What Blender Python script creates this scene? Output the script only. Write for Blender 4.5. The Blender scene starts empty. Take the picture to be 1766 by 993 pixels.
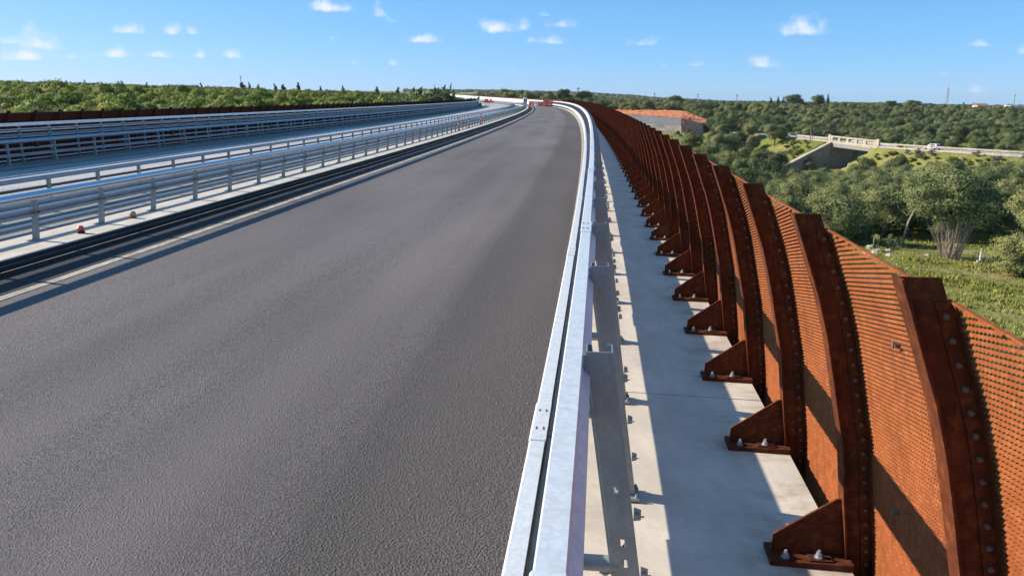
import bpy, math, random
import numpy as np
from mathutils import Matrix, Vector

SC = bpy.context.scene
COL = SC.collection
rng = np.random.default_rng(7)
random.seed(7)
H = 2.5                                   # metres; the survey unit used along the road

# ------------------------------------------------------------------ camera
F = 1373.0
YH, ROLL = 167.675, 0.0035865
TILT = math.atan((496.5 - YH) / F)
cam_d = bpy.data.cameras.new("camera")
cam_d.sensor_width = 36.0
cam_d.lens = 36.0 * F / 1766.0
cam_d.clip_start, cam_d.clip_end = 0.05, 20000
cam = bpy.data.objects.new("camera", cam_d)
COL.objects.link(cam)
cam.matrix_world = (Matrix.Translation((0, 0, H)) @ Matrix.Rotation(math.pi / 2 - TILT, 4, 'X')
                    @ Matrix.Rotation(ROLL, 4, 'Z'))
SC.camera = cam


def ray(px, py):
    """direction of the line of sight used by the survey of the place (x right, y ahead, z up)"""
    a, b = px - 883.0, py - 496.5
    c, s = math.cos(ROLL), math.sin(ROLL)
    a, b = c * a + s * b, -s * a + c * b
    return np.array([a, F * math.cos(TILT) - b * math.sin(TILT), -F * math.sin(TILT) - b * math.cos(TILT)]) / F


def at(px, py, dist):
    r = ray(px, py)
    return np.array([0, 0, H]) + r * (dist / r[1])


# ------------------------------------------------------------------ light and sky
SUN_EL, SUN_B = math.radians(28.5), math.radians(14.0)
sun_vec = Vector((-math.cos(SUN_EL) * math.cos(SUN_B), math.cos(SUN_EL) * math.sin(SUN_B), math.sin(SUN_EL)))
sd = bpy.data.lights.new("sun", 'SUN')
sd.energy, sd.angle, sd.color = 4.5, math.radians(0.53), (1.0, 0.90, 0.765)
so = bpy.data.objects.new("sun", sd)
COL.objects.link(so)
so.rotation_euler = sun_vec.to_track_quat('Z', 'Y').to_euler()
so.location = (-60, 10, 60)

world = bpy.data.worlds.new("World")
SC.world = world
world.use_nodes = True
SKY_STRENGTH = 0.085
HAZE = 0.000045
SC.view_settings.view_transform = 'Standard'
SC.view_settings.look = 'None'
SC.view_settings.exposure = 0.73
SC.view_settings.gamma = 1.0
SC.view_settings.use_curve_mapping = False

CLOUDS = [  # survey column, row, half width, half height, weight
    (66, 70, 42, 19, 1.0), (18, 69, 34, 8, .8), (42, 95, 50, 11, .9), (128, 98, 28, 6, .6), (195, 91, 46, 10, .85),
    (266, 92, 34, 9, .8), (342, 93, 24, 8, .75), (398, 91, 26, 13, .85), (222, 51, 36, 9, .8), (298, 52, 18, 9, .75),
    (333, 53, 13, 8, .7), (566, 10, 46, 12, 1.0), (655, 19, 20, 14, .62), (678, 33, 28, 10, .6), (727, 66, 36, 10, .85),
    (855, 43, 38, 18, 1.0), (905, 45, 12, 10, .6), (966, 40, 30, 10, .8), (938, 24, 20, 6, .7), (950, 69, 28, 9, .75),
    (913, 68, 11, 8, .65), (1104, 70, 34, 12, .8), (1386, 46, 54, 19, 1.05), (1312, 107, 36, 12, .9),
    (1150, 111, 18, 5, .5), (1197, 111, 20, 5, .5), (1690, 74, 26, 8, .68), (1627, 125, 15, 7, .65),
    (1765, 84, 18, 12, .7), (572, 64, 18, 7, .5), (1580, 41, 12, 4, .5), (458, 98, 9, 6, .45), (688, 109, 20, 6, .42),
    (1685, 155, 20, 6, .38), (735, 116, 14, 6, .4), (884, 119, 12, 5, .36), (610, 107, 16, 5, .4),
    (2050, 60, 60, 20, .9), (2300, 100, 50, 12, .8), (-200, 60, 60, 18, .9), (-420, 95, 60, 12, .8)]


def sky_nodes():
    nt = world.node_tree
    N, Lk = nt.nodes, nt.links
    N.clear()
    out = N.new("ShaderNodeOutputWorld")
    bg = N.new("ShaderNodeBackground")
    bg.inputs[1].default_value = SKY_STRENGTH
    Lk.new(bg.outputs[0], out.inputs[0])
    sky = N.new("ShaderNodeTexSky")
    sky.sky_type = 'NISHITA'
    sky.sun_disc = False
    sky.sun_elevation = SUN_EL
    sky.sun_rotation = math.atan2(sun_vec.x, sun_vec.y)
    sky.air_density, sky.dust_density, sky.ozone_density = 0.5, 0.4, 8.0
    geo = N.new("ShaderNodeTexCoord")
    sep = N.new("ShaderNodeSeparateXYZ")
    Lk.new(geo.outputs['Generated'], sep.inputs[0])

    def m(op, a, b=None, c=None):
        n = N.new("ShaderNodeMath")
        n.operation = op
        for i, v in enumerate((a, b, c)):
            if v is None:
                continue
            if isinstance(v, (int, float)):
                n.inputs[i].default_value = v
            else:
                Lk.new(v, n.inputs[i])
        return n.outputs[0]

    # grade of the clear sky: one response curve per channel for the whole dome
    U = 0.1339
    sp = N.new("ShaderNodeSeparateColor")
    Lk.new(sky.outputs[0], sp.inputs[0])
    cb = N.new("ShaderNodeCombineColor")
    for i_, (k_, g_, o_) in enumerate(((.97, .86, .014), (.925, .54, 0), (1.10, .49, 0))):
        Lk.new(m('MULTIPLY_ADD', m('POWER', m('MULTIPLY', sp.outputs[i_], U), g_), k_ / U, o_ / U), cb.inputs[i_])
    az = m('ARCTAN2', sep.outputs[0], sep.outputs[1])
    el = m('ARCSINE', sep.outputs[2])
    nz = N.new("ShaderNodeTexNoise")
    nz.inputs['Scale'].default_value = 46.0
    nz.inputs['Detail'].default_value = 6.0
    nz.inputs['Roughness'].default_value = 0.58
    Lk.new(geo.outputs['Generated'], nz.inputs['Vector'])
    nf = nz.outputs['Fac']
    tot = None
    for (cx, cy, hw, hh, w) in CLOUDS:
        r = ray(cx, cy + hh * .45)
        a0 = math.atan2(r[0], r[1])
        e0 = math.asin(r[2] / np.linalg.norm(r))
        k = F / math.cos(a0) ** 2 / (1 + 0)          # survey columns per radian
        wx, wy = hw / (k * math.cos(0)), hh * 1.45 / F
        dx = m('MULTIPLY_ADD', az, 1 / wx, -a0 / wx)
        dy = m('MULTIPLY_ADD', el, 1 / wy, -e0 / wy)
        dy = m('MAXIMUM', dy, m('MULTIPLY', dy, -3.2))       # flat base, rounded top
        d = m('SQRT', m('ADD', m('MULTIPLY', dx, dx), m('MULTIPLY', dy, dy)))
        v = m('MULTIPLY', m('SUBTRACT', 1.25, d), w)
        tot = v if tot is None else m('MAXIMUM', tot, v)
    dens = m('ADD', tot, m('MULTIPLY_ADD', nf, 2.4, -1.40))
    mr = N.new("ShaderNodeMapRange")
    mr.interpolation_type = 'SMOOTHSTEP'
    mr.inputs['From Min'].default_value = 0.02
    mr.inputs['From Max'].default_value = 1.25
    mr.inputs['To Max'].default_value = 0.88
    Lk.new(dens, mr.inputs['Value'])
    mask = m('MULTIPLY', mr.outputs[0], m('GREATER_THAN', tot, 0.0))
    mix = N.new("ShaderNodeMix")
    mix.data_type = 'RGBA'
    Lk.new(mask, mix.inputs[0])
    Lk.new(cb.outputs[0], mix.inputs[6])
    mix.inputs[7].default_value = (6.9, 7.1, 7.6, 1)
    Lk.new(mix.outputs[2], bg.inputs[0])


sky_nodes()

# ------------------------------------------------------------------ road line (arc length in units of H, offset to the right)
PSI, K0, K1, K2 = 0.1092186185, 0.001755383683, -4.142023e-05, 5.85266e-07
K3, S1, GS, GG = 0.006, 80.0, 95.0, 2e-4
BANK = -0.02629
_S = np.arange(-20, 175, 0.02)
_p = np.maximum(_S - S1, 0)
_th = PSI - (K0 * _S + K1 * np.where(_S > 0, _S, 0) ** 2 / 2 + K2 * np.clip(_S, 0, S1) ** 3 / 3
             + K2 * S1 ** 2 * _p + K3 * _p ** 2 / (_p + 20))
_tm = (_th[1:] + _th[:-1]) / 2
_X = np.concatenate([[0], np.cumsum(np.sin(_tm) * 0.02)])
_Y = np.concatenate([[0], np.cumsum(np.cos(_tm) * 0.02)])
_i0 = int(np.argmin(abs(_S)))
_X -= _X[_i0]
_Y -= _Y[_i0]
SMIN, SMAX = -9.0, 165.0


def axis(s):
    return np.interp(s, _S, _X), np.interp(s, _S, _Y), np.interp(s, _S, _th)


def zplane(off):
    return BANK * off if off > -3.58 else 0.03


def grade(s):
    return GG * max(s - GS, 0.0) ** 2


def pt(s, off, z, plane=True):
    x, y, t = axis(s)
    return (H * (x + off * math.cos(t)), H * (y - off * math.sin(t)),
            H * (z + (zplane(off) if plane else 0) + grade(s)))


def frame(s, off=0.0, z=0.0):
    """world matrix of a local frame on the road: x to the right, y ahead, z up"""
    _, _, t = axis(s)
    return Matrix.Translation(pt(s, off, z)) @ Matrix.Rotation(-t, 4, 'Z')


# ------------------------------------------------------------------ object helpers
WM = {}


def link(o, parent=None, M=None):
    M = Matrix.Identity(4) if M is None else M
    COL.objects.link(o)
    if parent is not None:
        o.parent = parent
        o.matrix_parent_inverse = WM[parent.name].inverted()
    o.matrix_basis = M
    WM[o.name] = M
    return o


def tag(o, label=None, cat=None, group=None, kind=None):
    for k, v in (('label', label), ('category', cat), ('group', group), ('kind', kind)):
        if v:
            o[k] = v
    return o


def empty(name, label, cat, loc=(0, 0, 0), group=None, M=None):
    o = bpy.data.objects.new(name, None)
    o.empty_display_size = 0.3
    link(o, None, M if M is not None else Matrix.Translation(loc))
    return tag(o, label, cat, group)


class MB:
    """collects faces of one mesh"""

    def __init__(self):
        self.v, self.f, self.uv, self.mi = [], [], [], []
        self.cur = 0

    def add(self, verts, faces, uvs=None):
        b = len(self.v)
        self.v.extend([tuple(map(float, p)) for p in verts])
        for f in faces:
            self.f.append([b + i for i in f])
            self.mi.append(self.cur)
        self.uv.extend(uvs if uvs is not None else [(0, 0)] * len(verts))
        return self

    def box(self, x0, x1, y0, y1, z0, z1):
        v = [(x, y, z) for z in (z0, z1) for y in (y0, y1) for x in (x0, x1)]
        return self.add(v, [(0, 2, 3, 1), (4, 5, 7, 6), (0, 1, 5, 4), (2, 6, 7, 3), (0, 4, 6, 2), (1, 3, 7, 5)])

    def prism(self, poly, axis_, a, b):
        """extrude a polygon of (u,v) along an axis between a and b"""
        n = len(poly)
        put = {'y': lambda u, v, w: (u, w, v), 'x': lambda u, v, w: (w, u, v), 'z': lambda u, v, w: (u, v, w)}[axis_]
        v = [put(u, w, a) for u, w in poly] + [put(u, w, b) for u, w in poly]
        f = [tuple(range(n))[::-1], tuple(range(n, 2 * n))]
        f += [(i, (i + 1) % n, n + (i + 1) % n, n + i) for i in range(n)]
        return self.add(v, f)

    def tube(self, pts, r, n=8, cap=True):
        pts = [Vector(p) for p in pts]
        rr = r if isinstance(r, (list, tuple)) else [r] * len(pts)
        rings = []
        ref = Vector((0.13, 0.21, 1))
        for i, p in enumerate(pts):
            d = (pts[min(i + 1, len(pts) - 1)] - pts[max(i - 1, 0)])
            d.normalize()
            a = d.cross(ref if abs(d.dot(ref.normalized())) < .95 else Vector((1, 0.1, 0)))
            a.normalize()
            b = d.cross(a)
            rings.append([p + (a * math.cos(2 * math.pi * k / n) + b * math.sin(2 * math.pi * k / n)) * rr[i] for k in range(n)])
        v = [q for ring in rings for q in ring]
        f = []
        for i in range(len(pts) - 1):
            for k in range(n):
                f.append((i * n + k, i * n + (k + 1) % n, (i + 1) * n + (k + 1) % n, (i + 1) * n + k))
        if cap:
            f.append(tuple(range(n))[::-1])
            f.append(tuple(range((len(pts) - 1) * n, len(pts) * n)))
        return self.add(v, f)

    def sweep(self, prof, ss, closed=True, cap=True, plane=True):
        """profile of (offset, z) in H carried along the road line"""
        n = len(prof)
        v, uv = [], []
        for s in ss:
            for k, (o, z) in enumerate(prof):
                v.append(pt(s, o, z, plane))
                uv.append((o * H, s * H))
        f = []
        for i in range(len(ss) - 1):
            for k in range(n if closed else n - 1):
                k2 = (k + 1) % n
                f.append((i * n + k, (i + 1) * n + k, (i + 1) * n + k2, i * n + k2))
        if closed and cap:
            f.append(tuple(range(n)))
            f.append(tuple(range((len(ss) - 1) * n, len(ss) * n))[::-1])
        return self.add(v, f, uv)

    def mesh(self, name, mats, smooth=False):
        me = bpy.data.meshes.new(name)
        me.from_pydata(self.v, [], self.f)
        mats = mats if isinstance(mats, (list, tuple)) else [mats]
        for m in mats:
            me.materials.append(m)
        if len(mats) > 1:
            me.polygons.foreach_set("material_index", self.mi)
        lay = me.uv_layers.new(name="road_uv")
        idx = np.zeros(len(me.loops), dtype=np.int32)
        me.loops.foreach_get("vertex_index", idx)
        lay.data.foreach_set("uv", np.array(self.uv, dtype=np.float32)[idx].ravel())
        if smooth:
            me.polygons.foreach_set("use_smooth", [True] * len(me.polygons))
            try:
                me.set_sharp_from_angle(angle=math.radians(38))
            except Exception:
                pass
        me.update()
        return me

    def obj(self, name, mats, parent=None, M=None, smooth=False):
        """link as one object; vertices are in the frame M (world when M is None)"""
        return link(bpy.data.objects.new(name, self.mesh(name, mats, smooth)), parent, M)


def place(name, me, parent, M):
    return link(bpy.data.objects.new(name, me), parent, M)


def raw_mesh(name, V, Fq, mat, tint=None, smooth=False, nrm=None):
    """fast mesh from numpy quads or triangles"""
    me = bpy.data.meshes.new(name)
    nv, nf, k = len(V), len(Fq), Fq.shape[1]
    me.vertices.add(nv)
    me.vertices.foreach_set("co", np.ascontiguousarray(V, dtype=np.float32).ravel())
    me.loops.add(nf * k)
    me.loops.foreach_set("vertex_index", np.ascontiguousarray(Fq, dtype=np.int32).ravel())
    me.polygons.add(nf)
    me.polygons.foreach_set("loop_start", np.arange(0, nf * k, k, dtype=np.int32))
    if tint is not None:
        a = me.attributes.new("tint", 'FLOAT', 'POINT')
        a.data.foreach_set("value", np.ascontiguousarray(tint, dtype=np.float32))
    if nrm is not None:
        a = me.attributes.new("nrm", 'FLOAT_VECTOR', 'POINT')
        a.data.foreach_set("vector", np.ascontiguousarray(nrm, dtype=np.float32).ravel())
    if mat is not None:
        me.materials.append(mat)
    me.update(calc_edges=True)
    if smooth:
        me.polygons.foreach_set("use_smooth", np.ones(nf, dtype=bool))
    return me


# ------------------------------------------------------------------ materials
class MAT:
    def __init__(self, name, rough=.8, metal=0.0, spec=.5):
        self.m = bpy.data.materials.new(name)
        self.m.use_nodes = True
        self.nt = self.m.node_tree
        self.N, self.L = self.nt.nodes, self.nt.links
        self.b = self.N["Principled BSDF"]
        self.b.inputs['Roughness'].default_value = rough
        self.b.inputs['Metallic'].default_value = metal
        self.b.inputs['Specular IOR Level'].default_value = spec
        self.geo = self.N.new("ShaderNodeNewGeometry")
        self.vec = self.geo.outputs['Position']
        self.bump_prev = None

    def set(self, v, sock):
        if isinstance(v, (int, float)):
            sock.default_value = v
        elif isinstance(v, (tuple, list)):
            sock.default_value = (*v, 1) if len(v) == 3 else v
        else:
            self.L.new(v, sock)

    def uvmap(self):
        n = self.N.new("ShaderNodeUVMap")
        n.uv_map = "road_uv"
        return n.outputs[0]

    def scaled(self, v, s):
        n = self.N.new("ShaderNodeVectorMath")
        n.operation = 'MULTIPLY'
        self.L.new(v, n.inputs[0])
        n.inputs[1].default_value = s
        return n.outputs[0]

    def noise(self, scale, detail=4, rough=.55, vec=None, dist=0.0):
        n = self.N.new("ShaderNodeTexNoise")
        n.inputs['Scale'].default_value = scale
        n.inputs['Detail'].default_value = detail
        n.inputs['Roughness'].default_value = rough
        n.inputs['Distortion'].default_value = dist
        self.L.new(vec or self.vec, n.inputs['Vector'])
        return n.outputs['Fac']

    def voro(self, scale, out='Distance', vec=None, feat='F1'):
        n = self.N.new("ShaderNodeTexVoronoi")
        n.feature = feat
        n.inputs['Scale'].default_value = scale
        self.L.new(vec or self.vec, n.inputs['Vector'])
        return n.outputs[out]

    def ramp(self, fac, lo, hi, to0=0.0, to1=1.0, smooth=True):
        n = self.N.new("ShaderNodeMapRange")
        if smooth:
            n.interpolation_type = 'SMOOTHSTEP'
        n.inputs['From Min'].default_value, n.inputs['From Max'].default_value = lo, hi
        n.inputs['To Min'].default_value, n.inputs['To Max'].default_value = to0, to1
        self.L.new(fac, n.inputs['Value'])
        return n.outputs[0]

    def mix(self, fac, a, b, mode='MIX'):
        n = self.N.new("ShaderNodeMix")
        n.data_type = 'RGBA'
        n.blend_type = mode
        self.set(fac, n.inputs[0])
        self.set(a, n.inputs[6])
        self.set(b, n.inputs[7])
        return n.outputs[2]

    def math(self, op, a, b=0.0):
        n = self.N.new("ShaderNodeMath")
        n.operation = op
        self.set(a, n.inputs[0])
        self.set(b, n.inputs[1])
        return n.outputs[0]

    def attr(self, name):
        n = self.N.new("ShaderNodeAttribute")
        n.attribute_name = name
        return n.outputs['Fac']

    def objrand(self):
        return self.N.new("ShaderNodeObjectInfo").outputs['Random']

    def color(self, c):
        self.set(c, self.b.inputs['Base Color'])
        return self

    def roughness(self, r):
        self.set(r, self.b.inputs['Roughness'])
        return self

    def bump(self, h, strength=.3, dist=.01):
        n = self.N.new("ShaderNodeBump")
        n.inputs['Strength'].default_value = strength
        n.inputs['Distance'].default_value = dist
        self.L.new(h, n.inputs['Height'])
        if self.bump_prev is not None:
            self.L.new(self.bump_prev, n.inputs['Normal'])
        self.bump_prev = n.outputs[0]
        self.L.new(n.outputs[0], self.b.inputs['Normal'])
        return self


def simple(name, c, rough=.6, metal=0.0, var=.18, scale=6.0):
    M = MAT(name, rough, metal)
    n = M.ramp(M.noise(scale, 5), .3, .7)
    M.color(M.mix(n, tuple(x * (1 - var) for x in c), tuple(min(1, x * (1 + var)) for x in c)))
    return M.m


def make_asphalt(name, base, dusty, lanes=False):
    M = MAT(name, .86, 0, .35)
    uv = M.uvmap()
    streak = M.ramp(M.noise(1.0, 4, .6, M.scaled(uv, (.9, .035, 1))), .3, .72)
    patch = M.ramp(M.noise(.35, 3, .5, M.scaled(uv, (1, .28, 1))), .35, .7)
    stone = M.voro(78, 'Color')
    sv = M.N.new("ShaderNodeSeparateColor")
    M.L.new(stone, sv.inputs[0])
    speck = M.ramp(sv.outputs[0], .1, 1.0)
    fine = M.noise(160, 3, .7)
    c = M.mix(speck, tuple(x * .45 for x in base), tuple(x * 1.7 for x in base))
    c = M.mix(M.ramp(fine, .64, .74), c, tuple(min(1, x * 3.6) for x in base))
    c = M.mix(M.math('MULTIPLY', streak, .65), c, tuple(x * 1.25 for x in dusty))
    c = M.mix(M.math('MULTIPLY', patch, .62), c, tuple(x * .62 for x in base))
    if lanes:
        su = M.N.new("ShaderNodeSeparateXYZ")
        M.L.new(uv, su.inputs[0])
        wob = M.math('ADD', su.outputs[0], M.math('MULTIPLY', M.noise(.5, 3, .5, M.scaled(uv, (0, .12, 0))), .25))
        c = M.mix(M.ramp(wob, -1.95, -1.35, 0, .60), c, tuple(x * .45 for x in base))      # the later paved strip along the rail
        c = M.mix(M.math('MULTIPLY', M.ramp(wob, -1.66, -1.55), M.ramp(wob, -1.47, -1.56, 0, .12)), c, tuple(x * .3 for x in base))
        for x0, x1 in ((-6.2, -5.6), (-4.4, -3.8), (-2.9, -2.3)):                             # faint wheel tracks
            mid = (x0 + x1) / 2
            tr = M.math('MULTIPLY', M.ramp(wob, x0 - .35, mid, 0, 1), M.ramp(wob, x1 + .35, mid, 0, .22))
            c = M.mix(tr, c, tuple(x * 1.6 for x in base))
        grit = M.math('MULTIPLY', M.ramp(wob, -6.6, -7.1), M.ramp(M.noise(3.5, 5, .7), .5, .7, 0, .5))
        c = M.mix(grit, c, (.26, .22, .18))
    M.color(c)
    if lanes:
        M.bump(M.math('MULTIPLY', M.voro(58), M.ramp(wob, -1.95, -1.35, .2, 1.0)), .75, .013)
    M.bump(M.voro(85), .8, .009)
    M.bump(M.noise(40, 4, .7), .5, .010)
    return M.m


def make_concrete(name, base, stain=.25, scale=1.0, rust=False):
    M = MAT(name, .88, 0, .3)
    big = M.ramp(M.noise(.55 * scale, 5, .6), .3, .72)
    mid = M.ramp(M.noise(3.2 * scale, 6, .62, M.scaled(M.vec, (1, .35, 1))), .32, .7)
    fine = M.noise(42, 4, .7)
    pits = M.ramp(M.voro(17), .03, .085)
    c = M.mix(mid, tuple(x * (1 - stain) for x in base), tuple(x * 1.08 for x in base))
    c = M.mix(M.math('MULTIPLY', big, .35), c, (base[0] * .8, base[1] * .76, base[2] * .7))
    c = M.mix(M.ramp(fine, .3, .75, 0, .3), c, tuple(x * .7 for x in base))
    c = M.mix(M.math('SUBTRACT', 1.0, pits), c, tuple(x * .55 for x in base))
    if rust:
        su = M.N.new("ShaderNodeSeparateXYZ")
        M.L.new(M.uvmap(), su.inputs[0])
        r_ = M.math('MULTIPLY', M.ramp(su.outputs[0], .80, 1.20), M.ramp(M.noise(2.6, 6, .7, M.scaled(M.vec, (.6, 1, 1))), (.46), .72, 0, .85))
        c = M.mix(r_, c, (.36, .22, .13))
        fr = M.math('FRACT', M.math('MULTIPLY_ADD' if False else 'ADD', M.math('MULTIPLY', su.outputs[1], 1 / (.597 * 2.5)), 100.5 - 1.665 / .597))
        nearb = M.ramp(M.math('ABSOLUTE', M.math('SUBTRACT', fr, .5)), .19, .03)
        run_ = M.math('MULTIPLY', M.math('MULTIPLY', nearb, M.ramp(su.outputs[0], .72, 1.10)), M.ramp(M.noise(7.0, 6, .75, M.scaled(M.vec, (.5, 1, 1))), .40, .66, 0, .75))
        c = M.mix(run_, c, (.30, .155, .08))
        d_ = M.math('MULTIPLY', M.ramp(su.outputs[0], .55, .20), M.ramp(M.noise(1.9, 6, .7), .42, .72, 0, .5))
        c = M.mix(d_, c, (.36, .33, .29))
        w_ = M.ramp(M.noise(1.0, 6, .7, M.scaled(M.vec, (.7, 3.5, 1))), .5, .72, 0, .35)
        c = M.mix(w_, c, (.42, .39, .34))
    M.color(c)
    M.bump(fine, .25, .006)
    M.bump(pits, .35, .004)
    return M.m


def make_zinc(name, base, metal, r0, r1):
    M = MAT(name, .5, metal)
    sp = M.voro(60, 'Color')
    s = M.N.new("ShaderNodeSeparateColor")
    M.L.new(sp, s.inputs[0])
    sv = M.ramp(s.outputs[1], 0, 1)
    n = M.ramp(M.noise(5.5, 6, .65), .3, .7)
    streak = M.ramp(M.noise(2.0, 5, .6, M.scaled(M.vec, (9, 9, .8))), .45, .75)
    c = M.mix(sv, tuple(x * .92 for x in base), tuple(min(1, x * 1.05) for x in base))
    c = M.mix(M.math('MULTIPLY', n, .42), c, tuple(x * .72 for x in base))
    c = M.mix(M.math('MULTIPLY', streak, .42), c, (base[0] * .66, base[1] * .62, base[2] * .57))
    M.color(c)
    M.roughness(M.ramp(n, 0, 1, r0, r1))
    M.bump(M.noise(30, 3), .06, .004)
    return M.m


def make_corten(name, dark, mid, light):
    M = MAT(name, .84, 0, .25)
    n1 = M.noise(2.2, 6, .65)
    n2 = M.noise(19, 5, .68)
    run = M.noise(1.6, 5, .6, M.scaled(M.vec, (7, 7, .55)))
    c = M.mix(M.ramp(n1, .3, .7), dark, mid)
    c = M.mix(M.ramp(n2, .42, .75, 0, .75), c, light)
    c = M.mix(M.ramp(run, .5, .72, 0, .55), c, tuple(x * .62 for x in dark))
    c = M.mix(M.ramp(M.objrand(), 0, 1, 0, .35), c, tuple(x * .7 for x in mid))
    c = M.mix(M.ramp(M.noise(3.0, 6, .7, M.scaled(M.vec, (10, 10, .35))), .56, .78, 0, .6), c, tuple(x * 1.15 for x in light))
    M.color(c)
    M.bump(n2, .25, .004)
    return M.m


def make_leaf(name, dark, mid, light, rough=.6, trans=.40, nrm=True):
    M = MAT(name, rough, 0, .35)
    t = M.attr("tint")
    r = M.objrand()
    c = M.mix(M.ramp(t, 0, .55), dark, mid)
    c = M.mix(M.ramp(t, .5, 1.0), c, light)
    c = M.mix(M.math('MULTIPLY', M.ramp(r, .0, 1.0), .45), c, tuple(x * f for x, f in zip(mid, (.62, .74, .8))))
    c = M.mix(M.ramp(M.math('FRACT', M.math('MULTIPLY', r, 7.31)), .35, 1.0, 0, .5), c, tuple(min(1, x * f) for x, f in zip(light, (1.15, 1.05, .8))))
    M.color(c)
    an = M.N.new("ShaderNodeAttribute")
    an.attribute_name = "nrm"
    vt = M.N.new("ShaderNodeVectorTransform")
    vt.vector_type, vt.convert_from, vt.convert_to = 'NORMAL', 'OBJECT', 'WORLD'
    M.L.new(an.outputs['Vector'], vt.inputs[0])
    if nrm:
        M.L.new(vt.outputs[0], M.b.inputs['Normal'])
    if trans:
        tr = M.N.new("ShaderNodeBsdfTranslucent")
        M.L.new(c, tr.inputs[0])
        if nrm:
            M.L.new(vt.outputs[0], tr.inputs['Normal'])
        ms = M.N.new("ShaderNodeMixShader")
        ms.inputs[0].default_value = trans
        M.L.new(M.b.outputs[0], ms.inputs[1])
        M.L.new(tr.outputs[0], ms.inputs[2])
        M.L.new(ms.outputs[0], M.N["Material Output"].inputs[0])
    return M.m


A = {}
A['asphalt'] = make_asphalt("asphalt", (.138, .121, .115), (.165, .147, .140), True)
A['asphalt_grey'] = make_asphalt("grey_asphalt", (.40, .40, .40), (.46, .45, .44))
A['gutter_shade'] = make_asphalt("shade_dark_asphalt", (.030, .032, .036), (.036, .038, .042))  # near-black asphalt standing in for the median rail's shadow
A['paint'] = make_concrete("road_paint", (.56, .50, .40), .5, 3.0)
A['paint_white'] = simple("whitewashed_concrete", (.78, .77, .73), .8, 0, .06, 2)
A['concrete'] = make_concrete("walkway_concrete", (.70, .625, .51), .16, 1.0, True)
A['concrete_kerb'] = make_concrete("kerb_concrete", (.66, .59, .50), .2)
A['concrete_pale'] = make_concrete("pale_concrete", (.40, .40, .39), .3)
A['concrete_grey'] = make_concrete("grey_concrete", (.29, .285, .27), .25)
A['concrete_old'] = make_concrete("old_concrete", (.50, .44, .33), .25, .4)
A['concrete_dark'] = make_concrete("weathered_concrete", (.34, .29, .24), .35, .5)
A['wall_grey'] = make_concrete("wall_concrete", (.42, .42, .42), .15, .3)
A['zinc'] = make_zinc("galvanised_steel", (.30, .375, .44), .50, .36, .48)
A['zinc_bright'] = make_zinc("bright_galvanised_steel", (.80, .82, .82), .28, .36, .52)
A['zinc_post'] = make_zinc("dull_galvanised_steel", (.30, .335, .335), .25, .42, .6)
A['zinc_pale'] = simple("pale_zinc_slat", (.52, .56, .59), .5, .2, .12, 2)
A['chrome'] = simple("tube_steel", (.58, .61, .65), .26, .82, .06, .8)
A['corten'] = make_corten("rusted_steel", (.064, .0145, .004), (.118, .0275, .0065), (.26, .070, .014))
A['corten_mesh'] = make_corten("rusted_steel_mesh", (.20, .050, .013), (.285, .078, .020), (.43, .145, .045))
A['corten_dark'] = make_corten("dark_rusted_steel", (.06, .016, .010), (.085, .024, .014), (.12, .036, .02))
A['bolt'] = simple("bolt_steel", (.15, .085, .055), .55, .1)
A['bolt_zinc'] = simple("anchor_bolt_zinc", (.40, .42, .44), .45, .4)
A['black'] = simple("black_rubber", (.012, .012, .014), .7)
A['brown_pipe'] = simple("brown_painted_conduit", (.10, .06, .042), .6)
A['orange'] = simple("orange_plastic", (.80, .11, .025), .45, 0, .15, 2)
A['orange_light'] = simple("faded_orange_plastic", (.62, .24, .14), .5, 0, .15, 2)
A['white'] = simple("white_plastic", (.80, .79, .76), .5, 0, .05, 3)
A['cabinet'] = simple("grey_cabinet_paint", (.12, .125, .13), .6)
A['earth'] = None
A['car_paint'] = simple("white_car_paint", (.80, .81, .83), .25, 0, .02)
A['glass'] = simple("dark_glass", (.02, .024, .03), .08)
A['wood_pole'] = simple("weathered_wood_pole", (.20, .17, .14), .85)
A['mast'] = simple("lattice_mast_steel", (.34, .32, .33), .6, .3)
A['red'] = simple("red_plastic", (.62, .035, .02), .5)
A['bark'] = simple("olive_bark", (.155, .13, .105), .9, 0, .35, 5)
A['twig'] = simple("grey_brown_twigs", (.30, .235, .19), .9, 0, .3, 3)
A['stone'] = simple("pale_stone", (.42, .37, .30), .9, 0, .25, 4)
A['plaster'] = simple("pale_plaster", (.72, .68, .62), .8, 0, .06, 1)
A['roof'] = simple("tiled_roof", (.30, .16, .10), .8)
A['leaf_olive'] = make_leaf("olive_leaves", (.11, .145, .045), (.245, .285, .105), (.40, .42, .21))
A['leaf_green'] = make_leaf("green_shrub_leaves", (.11, .18, .028), (.25, .33, .055), (.42, .45, .12))
A['leaf_dark'] = make_leaf("dark_evergreen_leaves", (.052, .082, .028), (.125, .17, .058), (.215, .255, .10))
A['leaf_grey'] = make_leaf("grey_scrub_leaves", (.09, .085, .06), (.15, .14, .105), (.23, .22, .17))
A['leaf_far'] = make_leaf("far_wood_leaves", (.036, .062, .030), (.078, .112, .054), (.14, .17, .09), trans=.3)
A['leaf_yellow'] = make_leaf("yellow_green_leaves", (.12, .17, .02), (.22, .28, .035), (.36, .38, .07))
A['grass'] = make_leaf("meadow_grass", (.27, .33, .04), (.53, .54, .09), (.72, .62, .26), .7, .3)
A['cactus'] = make_leaf("prickly_pear_pads", (.09, .13, .06), (.22, .25, .10), (.40, .36, .16), .5, 0, False)


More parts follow.
